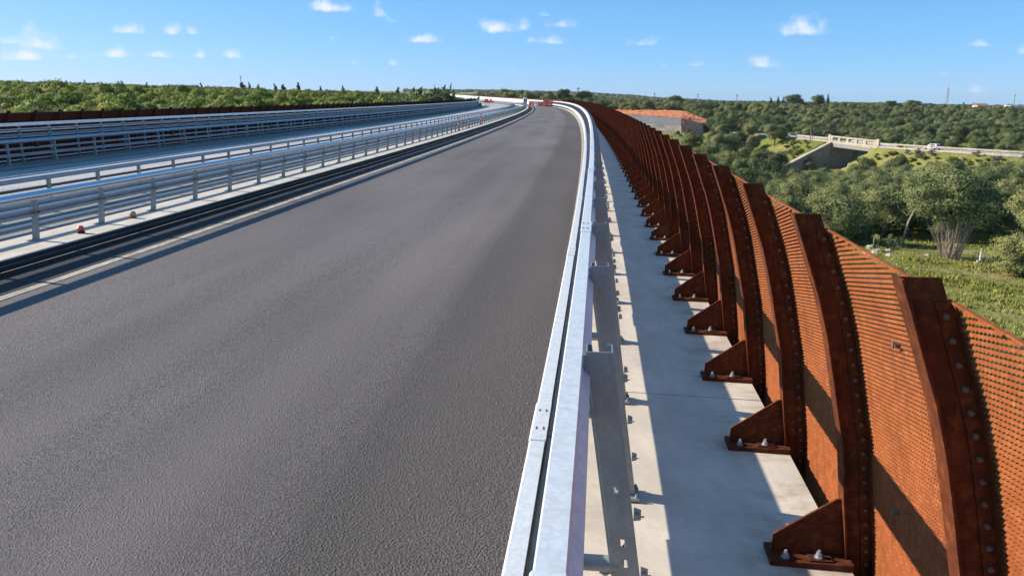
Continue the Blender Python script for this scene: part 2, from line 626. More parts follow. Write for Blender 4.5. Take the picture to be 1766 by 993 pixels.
def ground_mat():
    M = MAT("ground_soil_and_grass", .95, 0, .1)
    n1 = M.noise(.02, 5, .6)
    n2 = M.noise(.13, 6, .65)
    n3 = M.noise(1.7, 5, .7)
    c = M.mix(M.ramp(n1, .38, .62), (.17, .195, .038), (.28, .265, .08))
    c = M.mix(M.ramp(n2, .46, .66), c, (.34, .28, .13))
    n4 = M.noise(.55, 5, .7)
    c = M.mix(M.ramp(n4, .5, .7, 0, .7), c, (.06, .085, .018))
    c = M.mix(M.ramp(n3, .45, .75, 0, .6), c, (.055, .075, .016))
    M.color(c)
    M.bump(n3, .8, .2)
    return M.m


def earth_mat():
    M = MAT("red_earth", .95, 0, .1)
    n2 = M.noise(.12, 6, .65)
    n3 = M.noise(.9, 5, .7)
    c = M.mix(M.ramp(n2, .35, .65), (.60, .165, .055), (.74, .31, .16))
    c = M.mix(M.ramp(M.noise(.05, 5, .65, M.scaled(M.vec, (1, .4, 1))), .5, .68, 0, .5), c, (.52, .27, .16))
    c = M.mix(M.ramp(n3, .5, .75, 0, .6), c, (.44, .125, .05))
    M.color(c)
    M.bump(n3, .8, .3)
    return M.m


A['ground'] = ground_mat()
A['earth'] = earth_mat()

# ------------------------------------------------------------------ decks, road, walkway
BR_END = 84.0                                   # the viaduct ends here and the road runs on over ground


def srange(a, b, near=.5, far=1.0):
    n = max(2, int(math.ceil((b - a) / (near if b < 40 else far))) + 1)
    return list(np.linspace(a, b, n))


LONG = list(np.arange(SMIN, 40, .5)) + list(np.arange(40, SMAX + .1, 1.0))


def structure(name, mb, mat, smooth=False):
    return tag(mb.obj(name, mat, smooth=smooth), kind='structure')


KERB_L = -3.18          # face of the left kerb
structure("road", MB().sweep([(-3.16, -.012), (-2.2, -.012), (-1.2, -.012), (-.12, -.012)], LONG, closed=False), A['asphalt'])
shade_band = MB().sweep([(-3.145, -.0104), (-2.832, -.0104)], LONG, closed=False)  # strip painted dark where the middle beam's shadow lies
structure("gutter_shade_strip", shade_band, A['gutter_shade'])
structure("road_marking", MB().sweep([(-2.826, -.0096), (-2.772, -.0096)], LONG, closed=False), A['paint'])
structure("road_edge_strip", MB().sweep([(-.180, -.011), (-.180, .002), (-.118, .002)], LONG, closed=False), A['paint'])
structure("viaduct_deck", MB().sweep([(-3.56, -.016), (.574, -.016), (.574, -.14), (.25, -.2), (-.5, -.3), (-.7, -.95), (-2.5, -.95),
                                      (-2.7, -.3), (-3.56, -.2)], LONG), A['concrete_grey'])
structure("far_viaduct_deck", MB().sweep([(-8.32, -.016), (-8.32, -.14), (-7.9, -.2), (-7, -.3), (-6.9, -.95), (-5.0, -.95), (-4.9, -.3),
                                          (-3.67, -.2), (-3.67, -.016)], LONG), A['concrete_grey'])
structure("far_road", MB().sweep([(-7.78, -.012), (-6.2, -.012), (-4.62, -.012)], LONG, closed=False), A['asphalt_grey'])

# walkway: cast slabs with open joints, a little uneven
wk = bpy.data.objects.new("walkway", None)
tag(link(wk, None, Matrix.Translation(pt(0, .2, 0))), kind='structure')
WS = 1.34
k = 0
for s0 in np.arange(-2.70, BR_END, WS):
    dz = random.uniform(-.0007, .0007)
    g = .0022
    ch = .0016
    prof = [(-.118, -.06), (-.118, 0 + dz), (.582 - ch, 0 + dz), (.582, -ch + dz), (.582, -.06)]
    mb = MB().sweep(prof, list(np.linspace(s0 + g, s0 + WS - g, 4)), closed=True)
    mb.obj("slab", A['concrete'], wk)
MB().sweep([(-.118, -.06), (-.118, 0), (.582, 0), (.582, -.06)], srange(s0 + WS, SMAX)).obj("far_slab", A['concrete'], wk)

# left kerb of the near carriageway: concrete strip, black drain slot, two thin steel edges in painted shade
kb = tag(link(bpy.data.objects.new("median_kerb", None), None, Matrix.Translation(pt(0, -3.2, 0))), kind='structure')
s = SMIN
while s < SMAX - .1:
    e = min(s + (3.0 if s < 60 else 15.0), SMAX)
    MB().sweep([(-3.185, -.01), (-3.185, .046), (-3.189, .05), (-3.555, .05), (-3.555, -.01)], srange(s + .003, e)).obj("kerb_stone", A['concrete_kerb'], kb)
    s = e
MB().sweep([(-3.152, -.012), (-3.152, .022), (-3.157, .024), (-3.170, .024), (-3.170, -.012)], LONG).obj("drain_edge", A['gutter_shade'], kb)
MB().sweep([(-3.092, -.0120), (-3.092, .010), (-3.099, .012), (-3.102, .012), (-3.102, -.0120)], LONG).obj("steel_edge", A['gutter_shade'], kb)
MB().sweep([(-3.0935, .0125), (-3.0985, .0125)], LONG, closed=False).obj("edge_lip", A['paint'], kb)
MB().sweep([(-3.155, .0245), (-3.160, .0245)], LONG, closed=False).obj("edge_lip", A['paint'], kb)
MB().sweep([(-3.1845, -.01), (-3.1845, .044)], LONG, closed=False).obj("kerb_face_shade", A['black'], kb)  # black sheet painting the shade on the kerb's road side
MB().sweep([(-3.170, -.011), (-3.185, -.011)], LONG, closed=False).obj("drain_slot", A['black'], kb)

kf = tag(link(bpy.data.objects.new("far_kerb", None), None, Matrix.Translation(pt(0, -7.8, 0))), kind='structure')
MB().sweep([(-8.30, -.01), (-8.30, .03), (-7.80, .03), (-7.795, .026), (-7.795, -.01)], LONG).obj("kerb_stone", A['concrete_grey'], kf)
MB().sweep([(-4.60, -.01), (-4.60, .035), (-3.70, .035), (-3.70, -.01)], LONG).obj("kerb_stone", A['concrete_grey'], kf)

# ------------------------------------------------------------------ right guard rail
PSP, P0 = 0.67, 1.22                        # post spacing and phase
posts_s = [P0 + PSP * k for k in range(-7, int((BR_END - P0) / PSP))]
gr = empty("guard_rail", "tall galvanised guard rail with two bright beams along the right edge of the asphalt", "guard rail", pt(P0, .1, 0))


def c_post(width, depth, h0, h1, lean_c, slots=(), t=.0022):
    """channel post: web across the road, flanges running away, real slots in the web. offsets in H"""
    mb = MB()
    c = lambda z: lean_c[0] + lean_c[1] * z
    zs = sorted(set([h0, h1] + [q for a, b in slots for q in (a, b)]))
    sw = .0035
    for za, zb in zip(zs[:-1], zs[1:]):
        hole = any(abs(za - a) < 1e-6 for a, b in slots)
        cols = [(-width / 2, -sw), (sw, width / 2)] if hole else [(-width / 2, width / 2)]
        for x0, x1 in cols:
            v = [((x0 + c(za)) * H, 0, za * H), ((x1 + c(za)) * H, 0, za * H), ((x1 + c(zb)) * H, 0, zb * H), ((x0 + c(zb)) * H, 0, zb * H)]
            v += [(x, t * H, z) for x, _, z in v]
            mb.add(v, [(0, 1, 2, 3), (7, 6, 5, 4), (0, 4, 5, 1), (3, 2, 6, 7), (0, 3, 7, 4), (1, 5, 6, 2)])
    for sgn in (-1, 1):
        for (y0, y1, xa, xb) in ((t, depth, width / 2 - t, width / 2), (depth - t, depth, width / 2 - .009, width / 2)):
            x0, x1 = sorted((sgn * xa, sgn * xb))
            v = []
            for z in (h0, h1):
                v += [((x0 + c(z)) * H, y0 * H, z * H), ((x1 + c(z)) * H, y0 * H, z * H), ((x1 + c(z)) * H, y1 * H, z * H), ((x0 + c(z)) * H, y1 * H, z * H)]
            mb.add(v, [(0, 3, 2, 1), (4, 5, 6, 7), (0, 1, 5, 4), (1, 2, 6, 5), (2, 3, 7, 6), (3, 0, 4, 7)])
    return mb


LEAN = (.096, -.145)
_pm = c_post(.043, .043, .0, .605, LEAN, ((.15, .168), (.222, .238), (.262, .276), (.36, .372)))
_v = []
for z in (.02, .60):
    for dx, dy in ((-.0265, -.001), (-.0217, -.001), (-.0217, .0015), (-.0265, .0015)):
        _v.append(((LEAN[0] + LEAN[1] * z + dx) * H, dy * H, z * H))
_pm.add(_v, [(0, 3, 2, 1), (4, 5, 6, 7), (0, 1, 5, 4), (1, 2, 6, 5), (2, 3, 7, 6), (3, 0, 4, 7)])
post_me = _pm.mesh("post", A['zinc_post'])
base_me = MB().box(.056 * H, .126 * H, -.022 * H, .05 * H, 0.001, .018).mesh("base_plate", A['zinc_post'])
anc = MB()
for bx, by in ((.063, -.014), (.119, -.014), (.063, .042), (.119, .042)):
    anc.prism([(bx * H + .010 * math.cos(a), by * H + .010 * math.sin(a)) for a in np.arange(6) * math.pi / 3], 'z', .0185, .034)
    anc.prism([(bx * H + .007 * math.cos(a), by * H + .007 * math.sin(a)) for a in np.arange(6) * math.pi / 3], 'z', .0345, .042)
anc_me = anc.mesh("anchor_bolts", A['zinc_post'])
tie = MB()
tie.tube([(-.10 * H, .012 * H, .222 * H), (.05 * H, .012 * H, .222 * H)], .014 * H, 12)
tie_me = tie.mesh("spacer_tube", A['zinc_post'], True)
lug_ms = []
for z in (.10, .20, .31):
    lug = MB()
    o = LEAN[0] + LEAN[1] * z + .0225
    lug.prism([(o * H, z * H), ((o + .012) * H, (z + .002) * H), ((o + .012) * H, (z + .02) * H), (o * H, (z + .024) * H)], 'y', .003 * H, .006 * H)
    lug.tube([((o + .006) * H, -.001 * H, (z + .012) * H), ((o + .006) * H, .012 * H, (z + .012) * H)], .0032 * H, 6)
    lug.tube([((o + .008) * H, .008 * H, (z + .005) * H), ((o + .018) * H, .008 * H, (z + .006) * H)], .0015 * H, 6)
    lug_ms.append(lug.mesh("tie_lug", A['zinc_post']))
gus = MB()
gus.prism([(.02 * H, .19 * H), (.062 * H, .19 * H), (.062 * H, .25 * H)], 'y', .03 * H, .034 * H)
gus.tube([(.03 * H, .02 * H, .20 * H), (.03 * H, .044 * H, .20 * H)], .008 * H, 8)
gus_me = gus.mesh("strut", A['zinc_post'])
for i, s in enumerate(posts_s):
    M = frame(s)
    p = place("post", post_me, gr, M)
    if -1 < s < 9:
        place("base_plate", base_me, p, M)
        tag(place("anchor_bolts", anc_me, p, M), kind='stuff')
        for lm in lug_ms:
            place("tie_lug", lm, p, M)
        place("strut", gus_me, p, M)
    if s < 40:
        place("spacer_tube", tie_me, p, M)
far_posts = MB()
for s in np.arange(posts_s[-1] + PSP, SMAX, PSP * 2):
    far_posts.sweep([(-.012, .0), (-.012, .6), (.03, .6), (.07, 0)], [s, s + .02])
tag(far_posts.obj("far_posts", A['zinc_post'], gr), kind='stuff')

# closed sections of the beams (offset, height)
UP_PROF = [(-.012, .500), (-.0065, .498), (-.0065, .562), (-.0185, .5755), (-.0185, .597), (-.0205, .600), (-.0475, .600), (-.0495, .597),
           (-.0495, .572), (-.044, .565), (-.044, .535), (-.0495, .528), (-.0495, .503), (-.0475, .498)]
LOW_PROF = [(-.0965, .301), (-.1255, .301), (-.1295, .296), (-.1295, .268), (-.112, .250), (-.112, .214), (-.1295, .196), (-.1295, .168), (-.126, .163),
            (-.0965, .163), (-.0965, .168), (-.122, .172), (-.122, .193), (-.1045, .211), (-.1045, .253), (-.122, .271), (-.122, .292), (-.0965, .295)]
def joint_bolt(ox, dy, z):
    return MB().prism([(ox * H + .0045 * math.cos(a) , dy * H + .019 * math.sin(a)) for a in np.arange(8) * math.pi / 4], 'z', z * H, z * H + .006).mesh("joint_bolt", A['bolt'])


bolt_up_me = [joint_bolt(ox, dy, .6035) for dy in (-.05, .05) for ox in (-.030, -.044)]
bolt_lo_me = [joint_bolt(ox, dy, .3045) for dy in (-.05, .05) for ox in (-.104, -.119)]
BEAM = 3 * PSP


def scaled_prof(prof, k):
    cx = sum(p[0] for p in prof) / len(prof)
    cz = sum(p[1] for p in prof) / len(prof)
    return [(cx + (x - cx) * k, cz + (z - cz) * (1 + (k - 1) * .35)) for x, z in prof]


up0, lo0 = 2.52 - 5 * BEAM, 3.66 - 5 * BEAM
for (name, prof, st, bme) in (("upper_beam", UP_PROF, up0, bolt_up_me), ("lower_beam", LOW_PROF, lo0, bolt_lo_me)):
    s = st
    while s < BR_END:
        jx, jz = random.uniform(-.0012, .0012), random.uniform(-.001, .001)
        pr = [(a + jx, b + jz) for a, b in prof]
        bm = MB().sweep(pr, list(np.linspace(s, s + BEAM - .002, 5 if s < 40 else 4)))
        b = bm.obj(name, A['zinc_bright'], gr, smooth=True)
        MB().sweep(scaled_prof(pr, 1.10), [s + BEAM - .11, s + BEAM + .10]).obj("joint_sleeve", A['zinc_bright'], b)
        if s + BEAM < 30:
            for q in bme:
                place("joint_bolt", q, b, frame(s + BEAM))
        s += BEAM
    MB().sweep(prof, srange(s, SMAX)).obj(name, A['zinc_bright'], gr)
s = lo0
while s < BR_END:
    MB().sweep([(-.0955, .18), (-.055, .18), (-.055, .262), (-.0955, .262)], list(np.linspace(s + .004, s + BEAM - .004, 4))).obj("spacer_rail", A['zinc_post'], gr)
    s += BEAM
MB().sweep([(-.094, .163), (-.086, .163), (-.086, .30), (-.094, .30)], [SMIN + .2, SMIN + .4]).obj("end_plate", A['zinc'], gr)

# ------------------------------------------------------------------ the rusty screen on the right
FSP, F0 = 0.597, 1.68
FIN = [(-.30, .586), (-.1, .582), (0, .577), (.06, .571), (.143, .560), (.209, .552), (.297, .541), (.367, .525), (.45, .507), (.536, .487), (.61, .465),
       (.672, .442), (.73, .421), (.785, .400)]
fz = np.array([a for a, b in FIN])
fo = np.array([b for a, b in FIN])


def fin_off(z):
    return float(np.interp(z, fz, fo))


ZF = list(np.linspace(-.30, .785, 26))


def strip(mb, d0, d1, y0, y1, z_from, z_to, mirror=1, n=26):
    """plate that follows the curve of the fin between two depths behind its inner edge"""
    zz = np.linspace(z_from, z_to, n)
    v = []
    for z in zz:
        o = fin_off(z)
        v += [((o + d0) * H * mirror, y0 * H, z * H), ((o + d1) * H * mirror, y0 * H, z * H), ((o + d1) * H * mirror, y1 * H, z * H), ((o + d0) * H * mirror, y1 * H, z * H)]
    f = [(0, 1, 2, 3), tuple(4 * (n - 1) + q for q in (3, 2, 1, 0))]
    for i in range(n - 1):
        a = 4 * i
        f += [(a, a + 4, a + 5, a + 1), (a + 1, a + 5, a + 6, a + 2), (a + 2, a + 6, a + 7, a + 3), (a + 3, a + 7, a + 4, a)]
    mb.add(v, f)
    return mb


fin_mb = MB()
strip(fin_mb, -.004, 0, -.021, .021, -.30, .785)                # inner flange facing the road
strip(fin_mb, 0.0002, .053, -.0025, .0025, -.30, .785)          # web
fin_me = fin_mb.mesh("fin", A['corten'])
clip_me = strip(MB(), .034, .0545, -.0062, -.0027, -.28, .752).mesh("clip_angle", A['corten'])
ret_me = strip(MB(), .0548, .0575, -.020, .0, -.28, .752).mesh("clip_return", A['corten'])
bolt_me = MB()
q = [(.0056 * math.cos(a), .0056 * math.sin(a)) for a in np.arange(8) * math.pi / 4]
bolt_me.add([(u * H, -.0064 * H, w * H) for u, w in q] + [(u * .95 * H, -.0095 * H, w * .95 * H) for u, w in q] + [(u * .55 * H, -.0122 * H, w * .55 * H) for u, w in q],
            [(i, (i + 1) % 8, 8 + (i + 1) % 8, 8 + i) for i in range(8)] + [(8 + i, 8 + (i + 1) % 8, 16 + (i + 1) % 8, 16 + i) for i in range(8)] + [tuple(range(16, 24))])
bolt_mesh = bolt_me.mesh("bolt", A['bolt'])
bolt_zs = list(np.arange(.734, -.05, -.0335))
bolts_all = MB()
for z in bolt_zs:
    o = fin_off(z) + .044
    bolts_all.add([(x + o * H, y, zz + z * H) for x, y, zz in bolt_me.v], bolt_me.f)
bolts_all_me = bolts_all.mesh("bolts", A['bolt'])

# expanded metal panel: zigzag strands with true openings, local y runs from one fin to the next
ND, PZ0, PZ1, SHEAR = 48, -.27, .752, .213
pit = .0088
PV, PF = [], []
NJ0, NJ1 = int(PZ0 / pit) - 8, int(PZ1 / pit) + 8
for j in range(NJ0, NJ1):
    b = len(PV)
    ok = []
    for i in range(2 * ND + 1):
        y = (i / (2 * ND)) * (FSP - .010) + .005
        ph = 1 if (i + j) % 2 else -1
        zz = j * pit + (FSP * .5 - y) * SHEAR + ph * pit * .15
        zl, zu = zz - pit * .315, zz + pit * .315
        ok.append(zl > PZ0 and zu < PZ1)
        PV.append(((fin_off(min(max(zl, PZ0), PZ1)) + .0578 - .0017) * H, y * H, min(max(zl, PZ0), PZ1) * H))
        PV.append(((fin_off(min(max(zu, PZ0), PZ1)) + .0578 + .0016) * H, y * H, min(max(zu, PZ0), PZ1) * H))
    for i in range(2 * ND):
        if ok[i] or ok[i + 1]:
            PF.append((b + 2 * i, b + 2 * i + 1, b + 2 * i + 3, b + 2 * i + 2))
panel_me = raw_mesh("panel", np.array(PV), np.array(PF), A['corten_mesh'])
edge_mb = MB()
zt = PZ1 + .002
edge_mb.box((fin_off(zt) + .0545) * H, (fin_off(zt) + .0612) * H, .005 * H, (FSP - .005) * H, (zt - .002) * H, (zt + .0005) * H)
edge_me = edge_mb.mesh("top_edge", A['corten_mesh'])
clip_ms = []
for (yy, z) in ((.10, .70), (.30, .60), (.18, .33), (.42, .22), (.12, .12)):
    clipbits = MB()
    o = fin_off(z) + .052
    clipbits.box((o - .004) * H, (o + .004) * H, (yy - .006) * H, (yy + .006) * H, (z - .0025) * H, (z + .0025) * H)
    clipbits.box((o - .006) * H, (o - .004) * H, (yy - .002) * H, (yy + .009) * H, (z - .006) * H, (z + .006) * H)
    clip_ms.append(clipbits.mesh("panel_clip", A['bolt']))

brk = MB()
brk.prism([(.414 * H, .015 * H), (.5735 * H, .015 * H), (.5575 * H, .152 * H), (.545 * H, .150 * H), (.414 * H, .056 * H)], 'y', -.003 * H, .003 * H)
brk_me = brk.mesh("bracket", A['corten'])
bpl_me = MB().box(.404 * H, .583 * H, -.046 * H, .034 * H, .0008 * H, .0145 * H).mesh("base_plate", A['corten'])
pad = MB()
pad.box(.490 * H, .540 * H, -.040 * H, -.008 * H, .0147 * H, .0185 * H)
pad_me = pad.mesh("shim_plate", A['corten_dark'])
ab_ms = []
for ox, zb in ((.440, .0147), (.512, .0188)):
    ab = MB()
    for (r, z0, z1, n) in ((.0095, 0, .003, 14), (.0068, .0032, .011, 6), (.0034, .0112, .0175, 10)):
        ab.prism([((ox + r * math.cos(2 * math.pi * k / n)) * H, (-.026 + r * math.sin(2 * math.pi * k / n)) * H) for k in range(n)], 'z', (zb + z0) * H, (zb + z1) * H)
    ab_ms.append(ab.mesh("anchor_bolt", A['bolt_zinc']))

cbw = empty("concrete_barrier", "white concrete barrier sweeping left round the far bend behind the grey cabin", "road barrier", pt(110, 0, 0))
s = 96.0
while s < SMAX - 1:
    MB().sweep([(-.30, -.01), (-.13, -.01), (-.16, .60), (-.24, .60), (-.26, .2)], srange(s + .02, s + 6)).obj("barrier_unit", A['paint_white'], cbw)
    s += 6
scr = empty("rusty_screen", "curved weathering steel screen of bracketed fins and mesh panels outside the concrete walkway", "screen", pt(F0, .58, 0))
fins_s = [F0 + FSP * k for k in range(-5, int((BR_END - F0) / FSP))]
for i, s in enumerate(fins_s):
    M = frame(s) @ Matrix.Translation((0, 0, zplane(.57) * H))
    fn = place("fin", fin_me, scr, M)
    if s < 26:
        place("clip_angle", clip_me, fn, M)
    if s < 8:
        place("clip_return", ret_me, fn, M)
    if -.5 < s < 4.3:
        for z in bolt_zs:
            place("bolt", bolt_mesh, fn, M @ Matrix.Translation(((fin_off(z) + .044) * H, 0, z * H)))
    elif s < 20:
        tag(place("bolts", bolts_all_me, fn, M), kind='stuff')
    b = place("bracket", brk_me, scr, M)
    place("base_plate", bpl_me, b, M)
    if s < 20:
        for q in ab_ms:
            place("anchor_bolt", q, b, M)
        place("shim_plate", pad_me, b, M)
    pn = place("panel", panel_me, scr, M)
    if s < 40:
        place("top_edge", edge_me, pn, M)
    if s < 8:
        for q in random.sample(clip_ms, 2):
            place("panel_clip", q, pn, M)
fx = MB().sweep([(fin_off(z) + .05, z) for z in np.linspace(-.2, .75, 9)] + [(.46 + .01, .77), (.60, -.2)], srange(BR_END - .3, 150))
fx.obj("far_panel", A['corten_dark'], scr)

# far screen, mirrored, seen over the barriers on the far side
FS = -8.13
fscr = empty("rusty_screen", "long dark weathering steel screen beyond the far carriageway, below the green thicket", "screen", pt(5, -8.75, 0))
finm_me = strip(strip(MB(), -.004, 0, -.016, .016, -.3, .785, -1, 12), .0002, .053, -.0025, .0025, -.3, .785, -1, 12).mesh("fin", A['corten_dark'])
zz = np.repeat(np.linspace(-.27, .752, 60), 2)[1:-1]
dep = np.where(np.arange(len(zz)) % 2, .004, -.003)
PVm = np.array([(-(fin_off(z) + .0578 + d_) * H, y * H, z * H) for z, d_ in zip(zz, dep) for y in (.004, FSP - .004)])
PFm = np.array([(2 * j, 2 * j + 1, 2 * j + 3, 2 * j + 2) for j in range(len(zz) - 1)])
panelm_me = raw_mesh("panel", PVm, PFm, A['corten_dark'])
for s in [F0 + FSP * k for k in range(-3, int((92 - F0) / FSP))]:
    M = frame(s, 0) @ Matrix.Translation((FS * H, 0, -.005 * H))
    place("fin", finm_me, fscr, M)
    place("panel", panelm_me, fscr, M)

# ------------------------------------------------------------------ median and far barriers
C12 = [(math.cos(2 * math.pi * k / 12), math.sin(2 * math.pi * k / 12)) for k in range(12)]


def circ(o, z, r, n=12):
    return [(o + r * math.cos(2 * math.pi * k / n), z + r * math.sin(2 * math.pi * k / n)) for k in range(n)]


def wbeam(o, z0, z1, d, sgn):
    """two-wave sheet, waves bulging towards sgn"""
    h = z1 - z0
    t = .004
    a = [(o, z0), (o + sgn * d, z0 + .10 * h), (o + sgn * d, z0 + .34 * h), (o + sgn * d * .2, z0 + .46 * h), (o + sgn * d * .2, z0 + .54 * h),
         (o + sgn * d, z0 + .66 * h), (o + sgn * d, z0 + .90 * h), (o, z1)]
    b = [(x - sgn * t, z) for x, z in a[::-1]]
    return a + b


def barrier(label, off, zdeck, rails, post_w, post_d, h, lean, tube_mats, s_end, phase=0.0, name="guard_rail", open_posts=False, extra=None, pmat='zinc_post', sp=PSP):
    root = empty(name, label, "guard rail", pt(3, off, zdeck))
    sgn = lean
    me = c_post(post_w, post_d, zdeck, h, (off, 0), (), .003).mesh("post", A[pmat]) if not open_posts else None
    if open_posts:
        mb = c_post(post_w, post_d, zdeck, h - .07, (off, .10 * sgn), (), .003)
        zt0, zt1 = h - .075, h
        oo = off + .10 * sgn * zt0
        mb.box((oo - .012) * H, (oo + .012) * H, 0.002 * H, (post_d - .002) * H, zt0 * H, zt1 * H)
        me = mb.mesh("post", A[pmat])
    fl = MB()
    fl.box((off - .035) * H, (off + .035) * H, -.02 * H, (post_d + .02) * H, zdeck * H, (zdeck + .006) * H)
    flm = fl.mesh("base_plate", A[pmat])
    for s in np.arange(P0 + phase - 3 * sp, s_end - .1, sp):
        M = frame(s)
        z_off = zplane(off) if off < -3.58 else 0
        # frame() already carries the plane at the axis; lift by the crossfall at the barrier
        M = Matrix.Translation((0, 0, zplane(off) * H)) @ M
        p = place("post", me, root, M)
        if s < 12:
            place("base_plate", flm, p, M)
    for (nm, prof, mat, seg) in rails:
        s = SMIN + .5
        while s < s_end - .05:
            e = min(s + seg, s_end)
            if s_end - e < 1:
                e = s_end
            MB().sweep(prof, srange(s, e - .002, .7)).obj(nm, A[mat], root, smooth=True)
            s = e
    return root


b1 = barrier("median guard rail with a shiny round top tube beside the shadow-painted gutter", -3.40, .05, [
    ("top_tube", circ(-3.312, .337, .0255, 14), 'chrome', 6.03),
    ("middle_beam", wbeam(-3.385, .198, .258, .016, 1), 'zinc', 4.02),
    ("lower_beam", wbeam(-3.50, .098, .135, .012, 1), 'zinc', 4.02)],
    .030, .026, .345, 1, None, SMAX, .56, open_posts=True)
bolt_t = MB().tube([(-3.37 * H, 0, .225 * H), (-3.345 * H, 0, .225 * H)], .007 * H, 6).mesh("beam_bolt", A['bolt'])
for s in np.arange(P0 + .56, 14, PSP):
    place("beam_bolt", bolt_t, b1, Matrix.Translation((0, 0, zplane(-3.4) * H)) @ frame(s) @ Matrix.Translation((0, .012 * H, 0)))

b2 = barrier("plain guard rail with a brown conduit on the near edge of the far carriageway", -4.45, .035, [
    ("top_tube", circ(-4.45, .325, .019, 10), 'zinc', 6.03),
    ("brown_conduit", circ(-4.47, .250, .012, 8), 'brown_pipe', 12.0),
    ("lower_beam", wbeam(-4.45, .09, .16, .018, 1), 'zinc', 6.03)],
    .026, .024, .315, 1, None, SMAX, .2)

b3 = barrier("far carriageway guard rail of a thick round tube over two flat rails", -8.02, .03, [
    ("top_tube", circ(-7.97, .350, .030, 12), 'zinc', 6.03),
    ("middle_beam", wbeam(-7.99, .232, .262, .012, 1), 'zinc', 6.03),
    ("lower_beam", wbeam(-7.99, .140, .172, .012, 1), 'zinc', 6.03)],
    .034, .03, .335, 1, None, 94.0, .1, sp=PSP * 1.5)
b4 = barrier("tall guard rail with a flat top band in front of the far rusty screen", -8.22, .03, [
    ("top_band", [(-8.21, .545), (-8.16, .545), (-8.155, .550), (-8.155, .582), (-8.16, .588), (-8.21, .588)], 'zinc_bright', 6.03),
    ("upper_rail", [(-8.20, .492), (-8.175, .492), (-8.175, .508), (-8.20, .508)], 'zinc', 6.03),
    *[("slat", [(-8.235, z_), (-8.228, z_), (-8.228, z_ + .018), (-8.235, z_ + .018)], 'zinc_pale', 9.0) for z_ in np.arange(.06, .47, .080)],
    ("kerb_rail", wbeam(-8.20, .405, .435, .012, 1), 'zinc', 6.03)],
    .030, .026, .545, 1, None, 94.0, .33, sp=PSP)
jb = MB().box(-7.965 * H, -7.93 * H, -.03 * H, .03 * H, .255 * H, .325 * H).mesh("junction_box", A['black'])
for s in (10.9, 14.8, 19.7, 23.5, 27.8, 33.0, 37.5, 43.0):
    place("junction_box", jb, b3, Matrix.Translation((0, 0, .03 * H)) @ frame(s))

# small lamps on the kerb and slim marker posts
for (s, o, lab) in ((4.77, -3.30, "small orange warning lamp with a dark base on the pale median kerb"), (5.43, -3.335, "small pale warning lamp on the median kerb, just past the open frame post")):
    r = empty("warning_lamp", lab, "lamp", pt(s, o, .05), "lamps on the median kerb")
    M = Matrix.Translation(pt(s, o, .0502))
    q = lambda r0, z0, r1, z1, n=12: MB().add([(r0 * math.cos(6.2832 * k / n), r0 * math.sin(6.2832 * k / n), z0) for k in range(n)] + [(r1 * math.cos(6.2832 * k / n), r1 * math.sin(6.2832 * k / n), z1) for k in range(n)],
                                             [(k, (k + 1) % n, n + (k + 1) % n, n + k) for k in range(n)] + [tuple(range(n))[::-1], tuple(range(n, 2 * n))])
    q(.062, 0, .052, .05).obj("base", A['black'] if s < 5 else A['bolt'], r, M, True)
    c1 = A['red'] if s < 5 else A['orange_light']
    q(.054, .051, .060, .085).obj("lens", c1, r, M, True)
    q(.059, .086, .03, .125).obj("cap", A['orange_light'] if s < 5 else A['stone'], r, M, True)
for (s, lab) in ((20.7, "red and white marker post, nearest of three behind the median guard rail"), (22.65, "red and white marker post, middle of three behind the median guard rail"), (25.6, "red and white marker post, farthest of three behind the median guard rail")):
    r = empty("marker_post", lab, "marker post", pt(s, -3.47, .05), "marker posts on the median kerb")
    M = Matrix.Translation(pt(s, -3.33, .05))
    for nm, z0, z1, mt in (("base", 0, .10, 'black'), ("band", .101, .38, 'red'), ("band", .381, .52, 'white'), ("band", .521, .86, 'red')):
        MB().tube([(0, 0, z0), (0, 0, z1)], .055 if nm == 'base' else .04, 10).obj(nm, A[mt], r, M)

